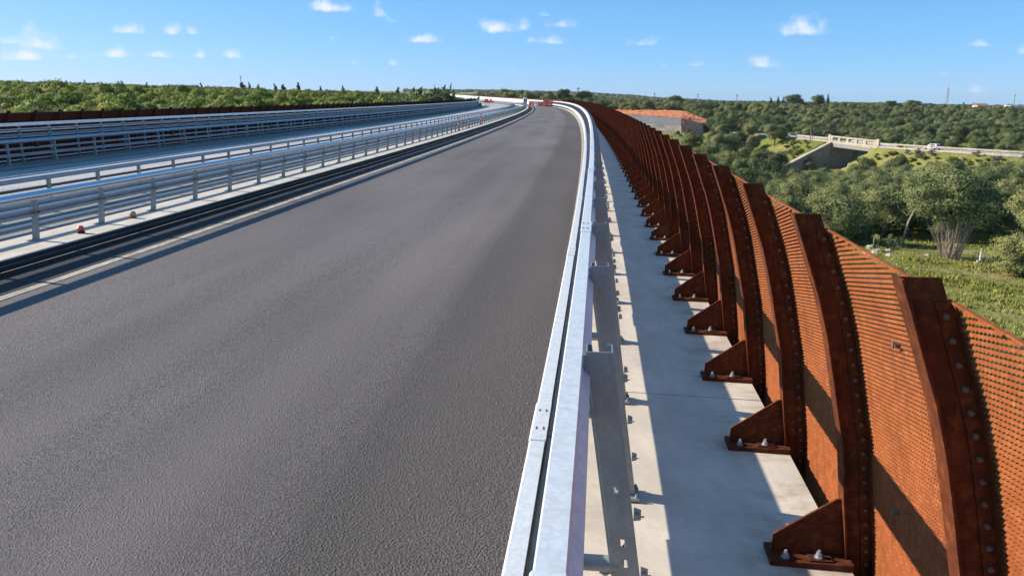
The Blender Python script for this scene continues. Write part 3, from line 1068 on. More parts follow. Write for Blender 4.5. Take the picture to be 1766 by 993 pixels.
# ------------------------------------------------------------------ terrain
PX = np.array([-900, -300, 0, 400, 640, 770, 860, 950, 1000, 1060, 1150, 1250, 1380, 1500, 1640, 1766, 2300, 3200], float)
BE = np.arctan((PX - 883) / F)
DI = np.array([10, 30, 45, 66, 100, 130, 170, 200, 230, 265, 300, 360, 430, 560, 700, 1200, 2200, 6000], float)
ZT = np.array([  # rows: bearing, columns: distance ahead
    [-9, -7, -2, 0, 0.84, 2.22, 2.5, 3.3, 4.1, 4.7, 5.1, 5.5, 6.1, 6.9, 7.9, 8.9, 8, 40],
    [-9, -7, -2, 0, 0.84, 2.22, 2.5, 3.3, 4.1, 4.7, 5.1, 5.5, 6.1, 6.9, 7.9, 8.9, 8, 40],
    [-9, -8, -3, -0.6, 0.44, 2.02, 2.3, 3.1, 3.9, 4.5, 4.9, 5.5, 6.1, 6.9, 7.9, 9.9, 8, 40],
    [-9, -9, -6, -2, -0.12, 1.04, 1.2, 1.7, 2.2, 2.6, 2.9, 3.5, 4.1, 4.9, 5.7, 7.3, 8, 40],
    [-9, -9, -8, -5, -1.84, -0.22, 0.1, 0.5, 0.9, 1.2, 1.5, 1.9, 2.3, 2.7, 3.1, 4.3, 8, 40],
    [-9, -9, -9, -7, -4.48, -2.44, -1.2, -0.4, 0, 0.3, 0.6, 1, 1.4, 1.6, 1.6, 2.2, 8, 40],
    [-9, -10, -10, -9, -8, -6, -4, -2, -1, -0.5, 0, 0.6, 1, 1.2, 0.8, 0, 7.67, 38.81],
    [-9, -10, -10, -10, -10, -9, -7, -4, -2, -1.4, -1.2, -1.2, -1.4, -1.6, -2, -3, 4.64, 30.56],
    [-9, -9, -10, -10, -11, -10, -8, -6, -3.6, -3, -2.6, -2.6, -2.6, -3.2, -3.4, -4.5, 3.13, 26.43],
    [-9, -9, -9.5, -10, -12, -12.5, -12, -11, -10, -8.6, -7, -6.4, -5.6, -4.6, -4.6, -5, -1.41, 14.04],
    [-9, -9, -9.5, -10.5, -13, -14.5, -16, -15.5, -13, -11, -9.2, -6.8, -5.6, -5.2, -5, -6.4, -10.5, -10.74],
    [-9, -9, -9.5, -11, -14, -16, -17.5, -18, -17, -14, -11.5, -9, -7.2, -6, -5.6, -9.7, -16.55, -27.26],
    [-9, -9, -9.8, -10.8, -13, -15, -17.5, -18.5, -18.3, -16.5, -13.5, -11, -8.8, -6.8, -6, -10.53, -18.07, -31.39],
    [-9, -9, -9.8, -10.2, -12.2, -14, -16, -17.3, -17.5, -16, -13.5, -11, -9, -7.4, -6.4, -11.35, -19.58, -35.52],
    [-9, -9, -9.8, -10.2, -11.6, -13, -15, -16, -16, -14.5, -12.5, -11, -9.5, -8, -7, -13.83, -24.12, -47.9],
    [-9, -9, -9.8, -10.2, -11.4, -12.6, -14.5, -15.5, -15, -13.5, -12, -11, -9.5, -8, -7.4, -15.48, -27.15, -56.16],
    [-9, -9, -9.8, -10.2, -11.4, -12.6, -14.5, -15, -14, -13, -12, -11, -9.5, -8, -7.4, -17.14, -30.18, -64.42],
    [-9, -9, -9.8, -10.2, -11.4, -12.6, -14.5, -15, -14, -13, -12, -11, -9.5, -8, -7.4, -17.14, -30.18, -64.42]], float)

OV = np.array([at(1240, 226, 296)[:2], at(1350, 231, 270)[:2], at(1455, 241, 240)[:2], at(1525, 249, 222)[:2], at(1620, 252, 205)[:2],
               at(1766, 262, 185)[:2], at(2100, 275, 165)[:2]])
OVZ = np.array([-9.6, -9.6, -9.9, -10.2, -10.1, -10.0, -10.0])
OVL = np.concatenate([[0], np.cumsum(np.hypot(*np.diff(OV, axis=0).T))])
OPEN0, OPEN1 = OVL[2], OVL[3]


def ov_near(x, y):
    """distance to the side road's line, and its parameter"""
    best = np.full(np.shape(x), 1e9)
    par = np.zeros(np.shape(x))
    side = np.zeros(np.shape(x))
    for i in range(len(OV) - 1):
        d = OV[i + 1] - OV[i]
        L = np.hypot(*d)
        t = np.clip(((x - OV[i, 0]) * d[0] + (y - OV[i, 1]) * d[1]) / L ** 2, 0, 1)
        dx, dy = x - OV[i, 0] - t * d[0], y - OV[i, 1] - t * d[1]
        r = np.hypot(dx, dy)
        m = r < best
        best = np.where(m, r, best)
        par = np.where(m, OVL[i] + t * L, par)
        side = np.where(m, np.sign(dx * d[1] - dy * d[0]), side)
    return best, par, side


_ax = np.stack([_X, _Y], 1)[::25] * H
_as = _S[::25]


def road_near(x, y):
    """offset from the road line (right positive) and arc length, in H"""
    shp = np.shape(x)
    x, y = np.ravel(x), np.ravel(y)
    so, oo = np.zeros(len(x)), np.zeros(len(x))
    for a in range(0, len(x), 4000):
        d = (x[a:a + 4000, None] - _ax[None, :, 0]) ** 2 + (y[a:a + 4000, None] - _ax[None, :, 1]) ** 2
        i = d.argmin(1)
        so[a:a + 4000] = _as[i]
        t = np.interp(_as[i], _S, _th)
        oo[a:a + 4000] = (x[a:a + 4000] - _ax[i, 0]) * np.cos(t) - (y[a:a + 4000] - _ax[i, 1]) * np.sin(t)
    return (oo / H).reshape(shp), so.reshape(shp)


def vnoise(x, y, sc, seed):
    r = np.random.default_rng(seed)
    out = 0
    for k in range(5):
        a, b, c = r.uniform(0, 6.28), r.uniform(.6, 1.6) / sc, r.uniform(0, 6.28)
        out = out + np.sin((x * math.cos(a) + y * math.sin(a)) * b * 6.28 + c)
    return out / 5


def smooth(a):
    a = np.clip(a, 0, 1)
    return a * a * (3 - 2 * a)


def terrain(x, y):
    x, y = np.asarray(x, float), np.asarray(y, float)
    yy = np.maximum(y, 6.0)
    b = np.arctan2(x, np.maximum(y, np.abs(x) * .12 + .1))
    d = np.maximum(np.hypot(x, y) * np.maximum(np.cos(np.clip(b, -1.2, 1.2)), .36), 10)
    bi = np.clip(np.interp(b, BE, np.arange(len(BE))), 0, len(BE) - 1.001)
    di = np.clip(np.interp(np.log(d), np.log(DI), np.arange(len(DI))), 0, len(DI) - 1.001)
    i, j = bi.astype(int), di.astype(int)
    u, v = bi - i, di - j
    u, v = smooth(u) * .5 + u * .5, smooth(v) * .4 + v * .6
    z = (ZT[i, j] * (1 - u) * (1 - v) + ZT[i + 1, j] * u * (1 - v) + ZT[i, j + 1] * (1 - u) * v + ZT[i + 1, j + 1] * u * v)
    z = z + vnoise(x, y, 60, 1) * .35 + vnoise(x, y, 17, 2) * .16
    # behind the viewer it settles to a plain
    z = np.where(y < 0, np.where(y > -40, z, -9.0 + vnoise(x, y, 80, 3)), z)
    # embankment of the side road, cut open under its little bridge
    r, p, sd_ = ov_near(x, y)
    zr = np.interp(p, OVL, OVZ) - .35
    emb = zr - np.maximum(r - 4.6, 0) * .55
    gap = smooth(np.minimum(p - (OPEN0 - 2.0), (OPEN1 + .5) - p) / .8)
    z = np.where(gap > .5, np.minimum(z, -17.6 + 0 * z), np.maximum(z, emb))
    z = np.where((r < 5.0) & (gap <= .5), np.minimum(z, zr - .0), z)
    # keep clear of the viaduct, meet the road on solid ground beyond
    ro, rs = road_near(x, y)
    inside = smooth((1.9 - ro) / 1.2) * smooth((ro + 10.2) / 1.2)
    deck = .0 + np.array(GG) * np.maximum(rs - GS, 0) ** 2
    lim = np.where(rs < 72, -9.0 / H, np.interp(rs, [72, 90, 200], [-9.0 / H, -.075, -.075])) + deck
    lim = lim * H
    z = z * (1 - inside) + np.minimum(z, lim) * inside
    fill = smooth((rs - 84) / 10) * smooth((165 - rs) / 4) * smooth((2.6 - ro) / 1.6) * smooth((ro + 11) / 1.6)
    z = z * (1 - fill) + np.minimum(np.maximum(z, lim - .15), lim) * fill
    return z


ang = np.concatenate([np.linspace(-180, -60, 40, endpoint=False), np.linspace(-60, -40, 40, endpoint=False), np.linspace(-40, 40, 420, endpoint=False),
                      np.linspace(40, 60, 40, endpoint=False), np.linspace(60, 180, 41)]) * math.pi / 180
rad = np.concatenate([[3, 8, 14, 20, 26], np.arange(32, 120, 2.5), np.arange(120, 330, 2.0), np.geomspace(330, 6600, 84)])
AA, RR = np.meshgrid(ang, rad, indexing='ij')
GX, GY = RR * np.sin(AA), RR * np.cos(AA)
GZ = terrain(GX, GY)
nr_ = len(rad)
V = np.stack([GX, GY, GZ], -1).reshape(-1, 3)
ii, jj = np.meshgrid(np.arange(len(ang) - 1), np.arange(nr_ - 1), indexing='ij')
a = (ii * nr_ + jj).ravel()
Fq = np.stack([a, a + 1, a + nr_ + 1, a + nr_], 1)[:, ::-1]
tag(link(bpy.data.objects.new("ground", raw_mesh("ground", V, Fq, A['ground'], smooth=True))), kind='structure')


def tz(x, y):
    return float(terrain(np.array([x]), np.array([y]))[0])


def ground_at(px, dist):
    r = ray(px, 300)
    x = r[0] / r[1] * dist
    return np.array([x, dist, tz(x, dist)])


# ------------------------------------------------------------------ red earth terrace and its retaining wall
def sheet(name, quads, mat, n=24, amp=.3, rag=0.0):
    mb = MB()
    for P in quads:
        P = [np.array(p) for p in P]
        v, f = [], []
        for i in range(n + 1):
            for j in range(n + 1):
                u, w_ = i / n, j / n
                p = P[0] * (1 - u) * (1 - w_) + P[1] * u * (1 - w_) + P[2] * u * w_ + P[3] * (1 - u) * w_
                ed = min(u, 1 - u, w_, 1 - w_)
                q = p + np.array([0, 0, amp * float(vnoise(p[0], p[1], 11, 5) + .6 * vnoise(p[0], p[1], 4, 6)) * min(1, .12 + 7 * ed)])
                q[:2] += float(vnoise(p[0], p[1], 14, 7)) * rag * max(0, 1 - 8 * ed)
                v.append(q)
        for i in range(n):
            for j in range(n):
                f.append((i * (n + 1) + j, (i + 1) * (n + 1) + j, (i + 1) * (n + 1) + j + 1, i * (n + 1) + j + 1))
        mb.add(v, f)
    return tag(mb.obj(name, mat, smooth=True), kind='structure')


wA, wB = at(1175.5, 204.5, 300), at(1062, 196.5, 312)
wall_h = 4.2
tA, tB, tC, tD = at(1000, 188.5, 480), at(1178, 191, 470), at(1176, 204, 301.5), at(1052, 195.2, 314)
r0, r1 = at(1226, 208, 352), at(1212, 213, 309)
sheet("red_earth", [(tA, tD, tC, tB)], A['earth'], 40, .8)
sheet("red_earth_slope", [(tB, tC, r1, r0)], A['earth'], 26, .7)
dn = lambda p, h_, f_: np.array([p[0] * f_, p[1] * f_, p[2] - h_])
sheet("earth_cutting", [(tC, r1, dn(r1, 4.2, .955), dn(tC, 5.0, .962))], A['earth'], 20, .8)
sheet("earth_cutting_end", [(r1, r0, dn(r0, 4.0, .985), dn(r1, 4.2, .955))], A['earth'], 20, .6)
sheet("gravel_apron", [(wB + np.array([0, -.7, -2.9]), wA + np.array([.6, -.7, -2.7]), dn(wA, 6.2, .955), dn(wB, 6.4, .955)),
                       (wA + np.array([.6, -.7, -2.7]), dn(r1, 2.0, .975), dn(r1, 6.0, .94), dn(wA, 6.2, .955))], A['concrete_dark'], 24, .7)
d = (wB - wA)
d[2] = 0
Lw = np.hypot(d[0], d[1])
r_m = random.Random(12)
for k, (px, py, dd, sz_) in enumerate(((1100, 194.5, 380, 1.8), (1148, 200, 325, 1.5), (1180, 205, 325, 1.4))):
    c_ = at(px, py, dd)
    n = 12
    v = []
    for ring, (rr0, hh) in enumerate(((1.0, -.12), (.86, .14), (.6, .34), (.28, .46))):
        for q in range(n):
            w_ = 6.283 * q / n
            k_ = sz_ * rr0 * r_m.uniform(.78, 1.2)
            v.append((c_[0] + math.cos(w_) * k_ * 1.5, c_[1] + math.sin(w_) * k_, c_[2] + hh * sz_ * r_m.uniform(.8, 1.2) * .8))
    f = [(ring * n + q, ring * n + (q + 1) % n, (ring + 1) * n + (q + 1) % n, (ring + 1) * n + q) for ring in range(3) for q in range(n)] + [tuple(range(3 * n, 4 * n))]
    tag(MB().add(v, f).obj("earth_mound", A['earth'], smooth=True), "low heap of red earth tipped on the terrace above the grey retaining wall", "earth heap", "heaps of red earth")
Mw = Matrix.Translation(Vector((wA[0], wA[1], wA[2]))) @ Matrix.Rotation(math.atan2(d[1], d[0]), 4, 'Z')
rw = empty("retaining_wall", "long grey concrete retaining wall holding back the red earth terrace", "wall", M=Mw)
nb = 8
zslope = (wB[2] - wA[2]) / Lw
for k in range(nb):
    x0, x1 = Lw * k / nb + .012, Lw * (k + 1) / nb - .012
    MB().prism([(x0, -wall_h), (x1, -wall_h), (x1, x1 * zslope), (x0, x0 * zslope)], 'y', -.6 + random.uniform(-.03, .03), 0.2).obj("wall_panel", A['wall_grey'], rw, Mw)
MB().box(-1.0, Lw * .55, -.2, 3.2, -wall_h - 1.2, -wall_h + .02).obj("footing", A['concrete_grey'], rw, Mw)


# ------------------------------------------------------------------ overpass with its side road
ROADZ = lambda p: float(np.interp(p, OVL, OVZ))


def ovp(p, w_, z):
    """point on the side road: p along, w_ to the side (positive away from the viewer), z above its surface"""
    x, y = np.interp(p, OVL, OV[:, 0]), np.interp(p, OVL, OV[:, 1])
    i = int(np.clip(np.searchsorted(OVL, p) - 1, 0, len(OVL) - 2))
    dd = (OV[i + 1] - OV[i]) / np.hypot(*(OV[i + 1] - OV[i]))
    n = np.array([-dd[1], dd[0]])           # dd runs towards the viewer and right, n points right and away
    if n[0] < 0:
        n = -n
    return np.array([x + n[0] * w_, y + n[1] * w_, ROADZ(p) + z])


def ov_bar(mb, p0, p1, w0, w1, z0, z1, n=6):
    ps = np.linspace(p0, p1, n)
    v, f = [], []
    for p in ps:
        v += [ovp(p, w0, z0), ovp(p, w1, z0), ovp(p, w1, z1), ovp(p, w0, z1)]
    for i in range(n - 1):
        a_ = 4 * i
        f += [(a_, a_ + 4, a_ + 5, a_ + 1), (a_ + 1, a_ + 5, a_ + 6, a_ + 2), (a_ + 2, a_ + 6, a_ + 7, a_ + 3), (a_ + 3, a_ + 7, a_ + 4, a_)]
    f += [(0, 1, 2, 3), tuple(4 * (n - 1) + q for q in (3, 2, 1, 0))]
    mb.add(v, f)
    return mb


HW = 3.6
structure("side_road", ov_bar(MB(), 0, OVL[-1], -HW - .2, HW + .2, -.3, 0, 60), A['asphalt_grey'])
op = empty("overpass", "small weathered concrete road bridge with open parapet crossing a dark underpass", "bridge", ovp(OPEN0, -HW, 0))
ov_bar(MB(), OPEN0 - 1, OPEN1 + 1, HW - .2, HW + .1, -.5, .3, 8).obj("kerb", A['concrete_old'], op)
for w_ in (-HW,):
    sg = -1 if w_ < 0 else 1
    pp = MB()
    ov_bar(pp, OPEN0 - 1, OPEN1 + 1, w_ - .22, w_ + .22, -.5, .25, 8)
    pp.obj("parapet_base", A['concrete_old'], op)
    ov_bar(MB(), OPEN0 - 1, OPEN1 + 1, w_ - .24, w_ + .24, 1.25, 1.65, 8).obj("parapet_rail", A['concrete_old'], op)
    for q in np.linspace(OPEN0 - .6, OPEN1 + .6, 6):
        ov_bar(MB(), q - .55, q + .55, w_ - .2, w_ + .2, .25, 1.25, 2).obj("parapet_post", A['concrete_old'], op)
    for q in (OPEN0 - 1.5, OPEN1 + 1.5):
        ov_bar(MB(), q - .5, q + .5, w_ - .32, w_ + .32, -.5, 1.95, 2).obj("end_pillar", A['concrete_old'], op)
ov_bar(MB(), OPEN0, OPEN1, -HW - .18, HW + .18, -1.55, -.31, 6).obj("deck_beam", A['concrete_grey'], op)
for q0, q1 in ((OPEN0 - 1.2, OPEN0), (OPEN1, OPEN1 + 1.2)):
    ov_bar(MB(), q0, q1, -HW - .1, HW + .1, -9.2, -.32, 2).obj("abutment", A['concrete_dark'], op)
# wing walls run out sideways from the near corners with a sloping top
for q, dw, dp, drop in ((OPEN0 - .3, -15.5, -.4, 7.4), (OPEN1 + .6, -12.0, 8.0, 7.0)):
    a0, a1 = ovp(q, -HW + .1, 0), ovp(q + dp, -HW + dw, 0)
    dd = (a1 - a0)[:2] / np.hypot(*(a1 - a0)[:2])
    nn = np.array([-dd[1], dd[0]]) * .25
    back = np.array([OV[2][0] - OV[3][0], OV[2][1] - OV[3][1]])
    back = back / np.hypot(*back) * (2.6 if q < OPEN1 else -.5)
    v = []
    for sg in (0, 1):
        for P, zt_ in ((a0, -.25), (a1, -drop)):
            for z in (-9.5, zt_):
                v.append((P[0] + sg * back[0], P[1] + sg * back[1], ROADZ(q) + z))
    MB().add(v, [(0, 2, 3, 1), (4, 5, 7, 6), (1, 3, 7, 5), (0, 1, 5, 4), (2, 6, 7, 3)]).obj("wing_wall", A['concrete_dark'], op)
    v = []
    for sg in (-.12, .35 if q < OPEN1 else 1.3):
        for P, zt_ in ((a0, -.24), (a1, -drop + .01)):
            for z in (0, .35):
                v.append((P[0] + sg * back[0], P[1] + sg * back[1], ROADZ(q) + zt_ + z))
    MB().add(v, [(0, 2, 3, 1), (4, 5, 7, 6), (1, 3, 7, 5), (0, 1, 5, 4), (2, 6, 7, 3), (0, 4, 6, 2)]).obj("coping", A['concrete_old'], op)

# old rail along the side road: pale concrete posts and beams
for (p0, p1, lab) in ((OVL[0] + 6, OPEN0 - 2.2, "pale roadside rail on the grassy bank left of the small bridge"), (OPEN1 + 2.2, OVL[-1] - 2, "pale roadside rail from the small bridge past the white car")):
    rr = empty("roadside_rail", lab, "guard rail", ovp(p0, -HW, 0))
    n = int((p1 - p0) / 4.0)
    st = (p1 - p0) / n
    for k in range(n):
        ov_bar(MB(), p0 + k * st + .02, p0 + (k + 1) * st - .02, -HW - .12, -HW + .08, .62, 1.02, 3).obj("rail_beam", A['concrete_old'], rr)
        ov_bar(MB(), p0 + k * st - .18, p0 + k * st + .18, -HW + .085, -HW + .3, -.3, 1.0, 2).obj("rail_post", A['concrete_old'], rr)
        ov_bar(MB(), p0 + k * st + .02, p0 + (k + 1) * st - .02, -HW - .3, -HW + .08, -.3, .12, 3).obj("kerb_stone", A['concrete_old'], rr)


def pole(label, base, h, r, mat, name="utility_pole", cat="pole", arm=True, group=None, lean=0.0):
    t = empty(name, label, cat, base, group)
    b = Vector(base)
    MB().tube([b + Vector((0, 0, -.5)), b + Vector((lean * .6, 0, h * .6)), b + Vector((lean, 0, h))], [r, r * .85, r * .7], 8).obj("shaft", mat, t)
    if arm:
        MB().box(b.x - .5, b.x + .5, b.y - .06, b.y + .06, b.z + h - .35, b.z + h - .22).obj("crossarm", mat, t)
    return t


p1 = ovp(OVL[1] + (OPEN0 - OVL[1]) * .68, -HW - .8, -.2)
pole("grey utility pole at the pale rail left of the small bridge", p1, 4.6, .14, A['wood_pole'])
p2 = ovp(OVL[4] + 1.5, -HW - .9, -.6)
pole("short dark pole beside the white car on the side road", p2, 2.3, .13, A['wood_pole'], arm=False)


# ------------------------------------------------------------------ white car on the side road
def make_car():
    pc = OVL[4] - .5
    P = ovp(pc, -1.6, 0.004)
    i = int(np.searchsorted(OVL, pc) - 1)
    dd = OV[i + 1] - OV[i]
    M = Matrix.Translation(Vector(P)) @ Matrix.Rotation(math.atan2(dd[1], dd[0]) + math.pi, 4, 'Z')
    car = empty("car", "white hatchback car driving along the side road beyond the olive grove", "car", M=M)
    prof = [(-2.1, .38), (-2.15, .62), (-2.05, .86), (-1.75, .98), (-1.45, 1.0), (1.0, .96), (1.75, .84), (2.05, .70), (2.1, .45), (2.0, .32), (-2.0, .30)]
    mb = MB()
    for y0, y1, kx, kz in ((-.84, -.72, .97, .985), (-.72, .72, 1, 1), (.72, .84, .97, .985)):
        pass
    v, f = [], []
    ys = [(-.86, .93, .95), (-.74, 1, 1), (.74, 1, 1), (.86, .93, .95)]
    for y, kx, kz in ys:
        v += [(x * kx, y, .3 + (z - .3) * kz) for x, z in prof]
    n = len(prof)
    for r_ in range(3):
        for k in range(n):
            f.append((r_ * n + k, r_ * n + (k + 1) % n, (r_ + 1) * n + (k + 1) % n, (r_ + 1) * n + k))
    f += [tuple(range(n))[::-1], tuple(range(3 * n, 4 * n))]
    mb.add(v, f)
    mb.obj("body", A['car_paint'], car, M, True)
    cab = [(-1.85, .97), (-1.55, 1.40), (-1.2, 1.47), (.1, 1.47), (.35, 1.42), (1.05, .96)]
    v = [(x, y * (1 if z < 1.2 else .84), z) for y in (-.80, .80) for x, z in cab]
    n = len(cab)
    MB().add(v, [tuple(range(n))[::-1], tuple(range(n, 2 * n))] + [(k, (k + 1) % n, n + (k + 1) % n, n + k) for k in range(n)]).obj("roof", A['car_paint'], car, M, True)
    for sg in (-1, 1):
        yb = sg * .808
        for poly in ([(-1.5, 1.02), (-1.35, 1.34), (-.62, 1.38), (-.62, 1.02)], [(-.54, 1.02), (-.54, 1.38), (.08, 1.37), (.62, 1.02)]):
            vv = [(x, (sg * .808) * (1 if z < 1.2 else .855), z) for x, z in poly] + [(x, (sg * .790) * (1 if z < 1.2 else .855), z) for x, z in poly]
            MB().add(vv, [(0, 1, 2, 3), (7, 6, 5, 4), (0, 4, 5, 1), (1, 5, 6, 2), (2, 6, 7, 3), (3, 7, 4, 0)]).obj("side_window", A['glass'], car, M)
    for (x0, z0, x1, z1, nm) in ((1.02, 1.0, .42, 1.41, "windscreen"), (-1.80, 1.05, -1.57, 1.38, "rear_window")):
        ox = .02 if nm == "windscreen" else -.02
        MB().add([(x0 + ox, -.70, z0), (x0 + ox, .70, z0), (x1 + ox, .62, z1), (x1 + ox, -.62, z1), (x0, -.70, z0 - .01), (x0, .70, z0 - .01), (x1, .62, z1 - .01), (x1, -.62, z1 - .01)],
                 [(0, 1, 2, 3), (7, 6, 5, 4), (0, 4, 5, 1), (1, 5, 6, 2), (2, 6, 7, 3), (3, 7, 4, 0)]).obj(nm, A['glass'], car, M)
    for x in (-1.3, 1.32):
        for sg in (-1, 1):
            wv = MB().prism([(x + .31 * math.cos(a_), .31 + .31 * math.sin(a_)) for a_ in np.linspace(0, 6.283, 17)[:-1]], 'y', sg * .70, sg * .875)
            wo = wv.obj("wheel", A['black'], car, M)
            MB().prism([(x + .19 * math.cos(a_), .31 + .19 * math.sin(a_)) for a_ in np.linspace(0, 6.283, 13)[:-1]], 'y', sg * .876, sg * .885).obj("rim", A['zinc'], wo, M)
    for sg in (-1, 1):
        MB().box(2.0, 2.09, sg * .62 - .14, sg * .62 + .14, .62, .76).obj("headlight", A['glass'], car, M)
        MB().box(-2.17, -2.08, sg * .62 - .12, sg * .62 + .12, .72, .90).obj("tail_light", A['red'], car, M)


make_car()


# ------------------------------------------------------------------ roadworks at the far bend
def water_barrier(M, label, mat, group, l=1.95, h=.78, d_=.5):
    t = empty("plastic_barrier", label, "road barrier", M=M, group=group)
    pr = [(-d_ / 2, 0), (d_ / 2, 0), (d_ / 2, .16), (d_ * .22, h * .45), (d_ * .16, h), (-d_ * .16, h), (-d_ * .22, h * .45), (-d_ / 2, .16)]
    mb = MB()
    xs = [-l / 2, -l / 2 + .12, -l * .18, -l * .16, l * .16, l * .18, l / 2 - .12, l / 2]
    ks = [.86, 1, 1, .9, .9, 1, 1, .86]
    v, f = [], []
    n = len(pr)
    for x, k_ in zip(xs, ks):
        v += [(x, y * k_, z) for y, z in pr]
    for i in range(len(xs) - 1):
        for q in range(n):
            f.append((i * n + q, i * n + (q + 1) % n, (i + 1) * n + (q + 1) % n, (i + 1) * n + q))
    f += [tuple(range(n))[::-1], tuple(range((len(xs) - 1) * n, len(xs) * n))]
    mb.add(v, f)
    mb.obj("body", mat, t, M)
    MB().box(-.14, .14, -d_ * .165, d_ * .165, h + .002, h + .05).obj("filler_cap", A['white'] if mat != A['white'] else A['orange'], t, M)
    for sg in (-1, 1):
        MB().box(-l * .44 if sg < 0 else l * .22, -l * .22 if sg < 0 else l * .44, -d_ * .3, d_ * .3, h * .52, h * .72).obj("reflector_band", A['white'] if mat != A['white'] else A['orange'], t, M)
    return t


def road_M(s, o, z=0.0, rot=0.0):
    return Matrix.Translation((0, 0, (z + zplane(o) - .0118) * H)) @ frame(s) @ Matrix.Translation((o * H, 0, 0)) @ Matrix.Rotation(rot, 4, 'Z')


sB = 90.2
for k, (dx, lv, lab) in enumerate(((0, 0, "left orange plastic barrier in the bottom row of the front stack"), (1, 0, "right orange plastic barrier in the bottom row of the front stack"),
                                   (0, 1, "left orange plastic barrier in the top row of the front stack"), (1, 1, "right orange plastic barrier in the top row of the front stack"))):
    M = road_M(sB, -.75, lv * .338, 0) @ Matrix.Translation((dx * 2.0, 0, 0))
    water_barrier(M, lab + " closing the road", A['orange'], "orange barriers closing the road", h=.82)
for k, (ds, o, lab, mt) in enumerate(((1.5, -1.25, "faded orange plastic barrier directly left of the front stack", 'orange_light'), (3.0, -1.42, "white plastic barrier in the receding line", 'white'),
                                      (4.8, -1.60, "orange plastic barrier in the middle of the receding line", 'orange_light'), (6.8, -1.80, "orange plastic barrier at the far end of the receding line by the grey cabin", 'orange'))):
    water_barrier(road_M(sB + ds, o, 0, .35), lab, A[mt], "orange barriers closing the road", l=2.2, h=1.25)
cb = road_M(101.0, -2.2)
cabn = empty("site_cabin", "grey portable cabin with a white roof standing behind the orange barriers", "cabin", M=cb)
MB().box(-.55, .55, -.55, .55, .1, 1.75).obj("wall", A['cabinet'], cabn, cb)
MB().prism([(-.62, 1.76), (.62, 1.76), (.55, 2.1), (.3, 2.25), (-.3, 2.25), (-.55, 2.1)], 'y', -.6, .6).obj("roof", A['white'], cabn, cb)
MB().box(-.35, .35, -.59, -.552, .2, 1.65).obj("door", A['zinc_post'], cabn, cb)
MB().box(-.58, .58, -.58, .58, 0, .098).obj("skid", A['black'], cabn, cb)


def trestle(s, o, label, lamp_r=.3):
    M = road_M(s, o)
    t = empty("warning_trestle", label, "trestle", M=M, group="orange warning trestles on the far carriageway")
    for sg in (-1, 1):
        MB().tube([(sg * .5, -.4, 0), (sg * .45, 0, 1.3)], .05, 6).obj("leg", A['zinc_post'], t, M)
        MB().tube([(sg * .5, .4, 0), (sg * .45, 0, 1.3)], .05, 6).obj("leg", A['zinc_post'], t, M)
    MB().box(-.8, .8, -.06, -.02, .9, 1.3).obj("board", A['orange'], t, M)
    MB().tube([(0, 0, 1.3), (0, 0, 1.42), (0, 0, 1.9), (0, 0, 2.0)], [.1, lamp_r, lamp_r, .1], 12).obj("lamp", A['orange'], t, M)


for a_ in ((97.5, -7.3, "orange warning trestle at the end of the far guard rail, on its left"), (98.5, -6.6, "orange warning trestle out on the far carriageway, right of the others"),
           (92.0, -7.25, "orange warning trestle nearest of three beside the far guard rail end")):
    trestle(*a_)


# ------------------------------------------------------------------ foliage
def crown_geo(n_lobe, n_leaf, R, leaf, seed, lobe_r=(.34, .52), low=-.55, aspect=.45, flat=.85, core=.6):
    """leaf sprays on many overlapping lobes: uneven outline, gaps, light and dark clumps"""
    r = np.random.default_rng(seed)
    R = np.array(R)
    c = r.normal(size=(n_lobe, 3))
    c /= np.linalg.norm(c, axis=1)[:, None]
    c *= r.uniform(.35, .80, (n_lobe, 1))
    c[:, 2] = np.maximum(c[:, 2], low)
    lr = r.uniform(*lobe_r, n_lobe)
    ti = r.uniform(0, 1, n_lobe)
    w = lr ** 2
    li = r.choice(n_lobe, n_leaf, p=w / w.sum())
    d = r.normal(size=(n_leaf, 3))
    d /= np.linalg.norm(d, axis=1)[:, None]
    d[:, 2] = np.where((d[:, 2] < -.35), -d[:, 2] * .6, d[:, 2])
    rad_ = lr[li] * r.uniform(core, 1.06, n_leaf) * (1 + .18 * np.sin(d[:, 0] * 5 + ti[li] * 9) * np.cos(d[:, 2] * 6 + ti[li] * 5))
    p = (c[li] + d * rad_[:, None]) * R
    nrm = d + r.normal(size=(n_leaf, 3)) * .55
    nrm /= np.linalg.norm(nrm, axis=1)[:, None]
    up = r.normal(size=(n_leaf, 3)) * .7 + np.array([0, 0, .55])
    t = np.cross(nrm, up)
    t /= np.linalg.norm(t, axis=1)[:, None] + 1e-6
    b = np.cross(t, nrm)
    L = leaf * r.uniform(.6, 1.35, (n_leaf, 1))
    W = L * aspect
    q = np.stack([p - t * W * .5, p + b * L * .35 + t * W * .1 - t * W * .55, p + b * L, p + t * W * .5 + b * L * .3], 1)
    V_ = q.reshape(-1, 3)
    tint = np.clip(.45 * ti[li] + .55 * r.uniform(0, 1, n_leaf), 0, 1).repeat(4)
    F_ = np.arange(4 * n_leaf).reshape(-1, 4)
    fn = np.cross(q[:, 1] - q[:, 0], q[:, 3] - q[:, 0])
    fn /= np.linalg.norm(fn, axis=1)[:, None] + 1e-9
    out = (p / R) * .45 + d * .75
    out /= np.linalg.norm(out, axis=1)[:, None] + 1e-9
    sg = np.sign((fn * out).sum(1))
    F_ = np.where(sg[:, None] < 0, F_[:, ::-1], F_)
    nn = out * .8 + fn * sg[:, None] * .6
    nn /= np.linalg.norm(nn, axis=1)[:, None] + 1e-9
    return V_, F_, tint, nn.repeat(4, 0)


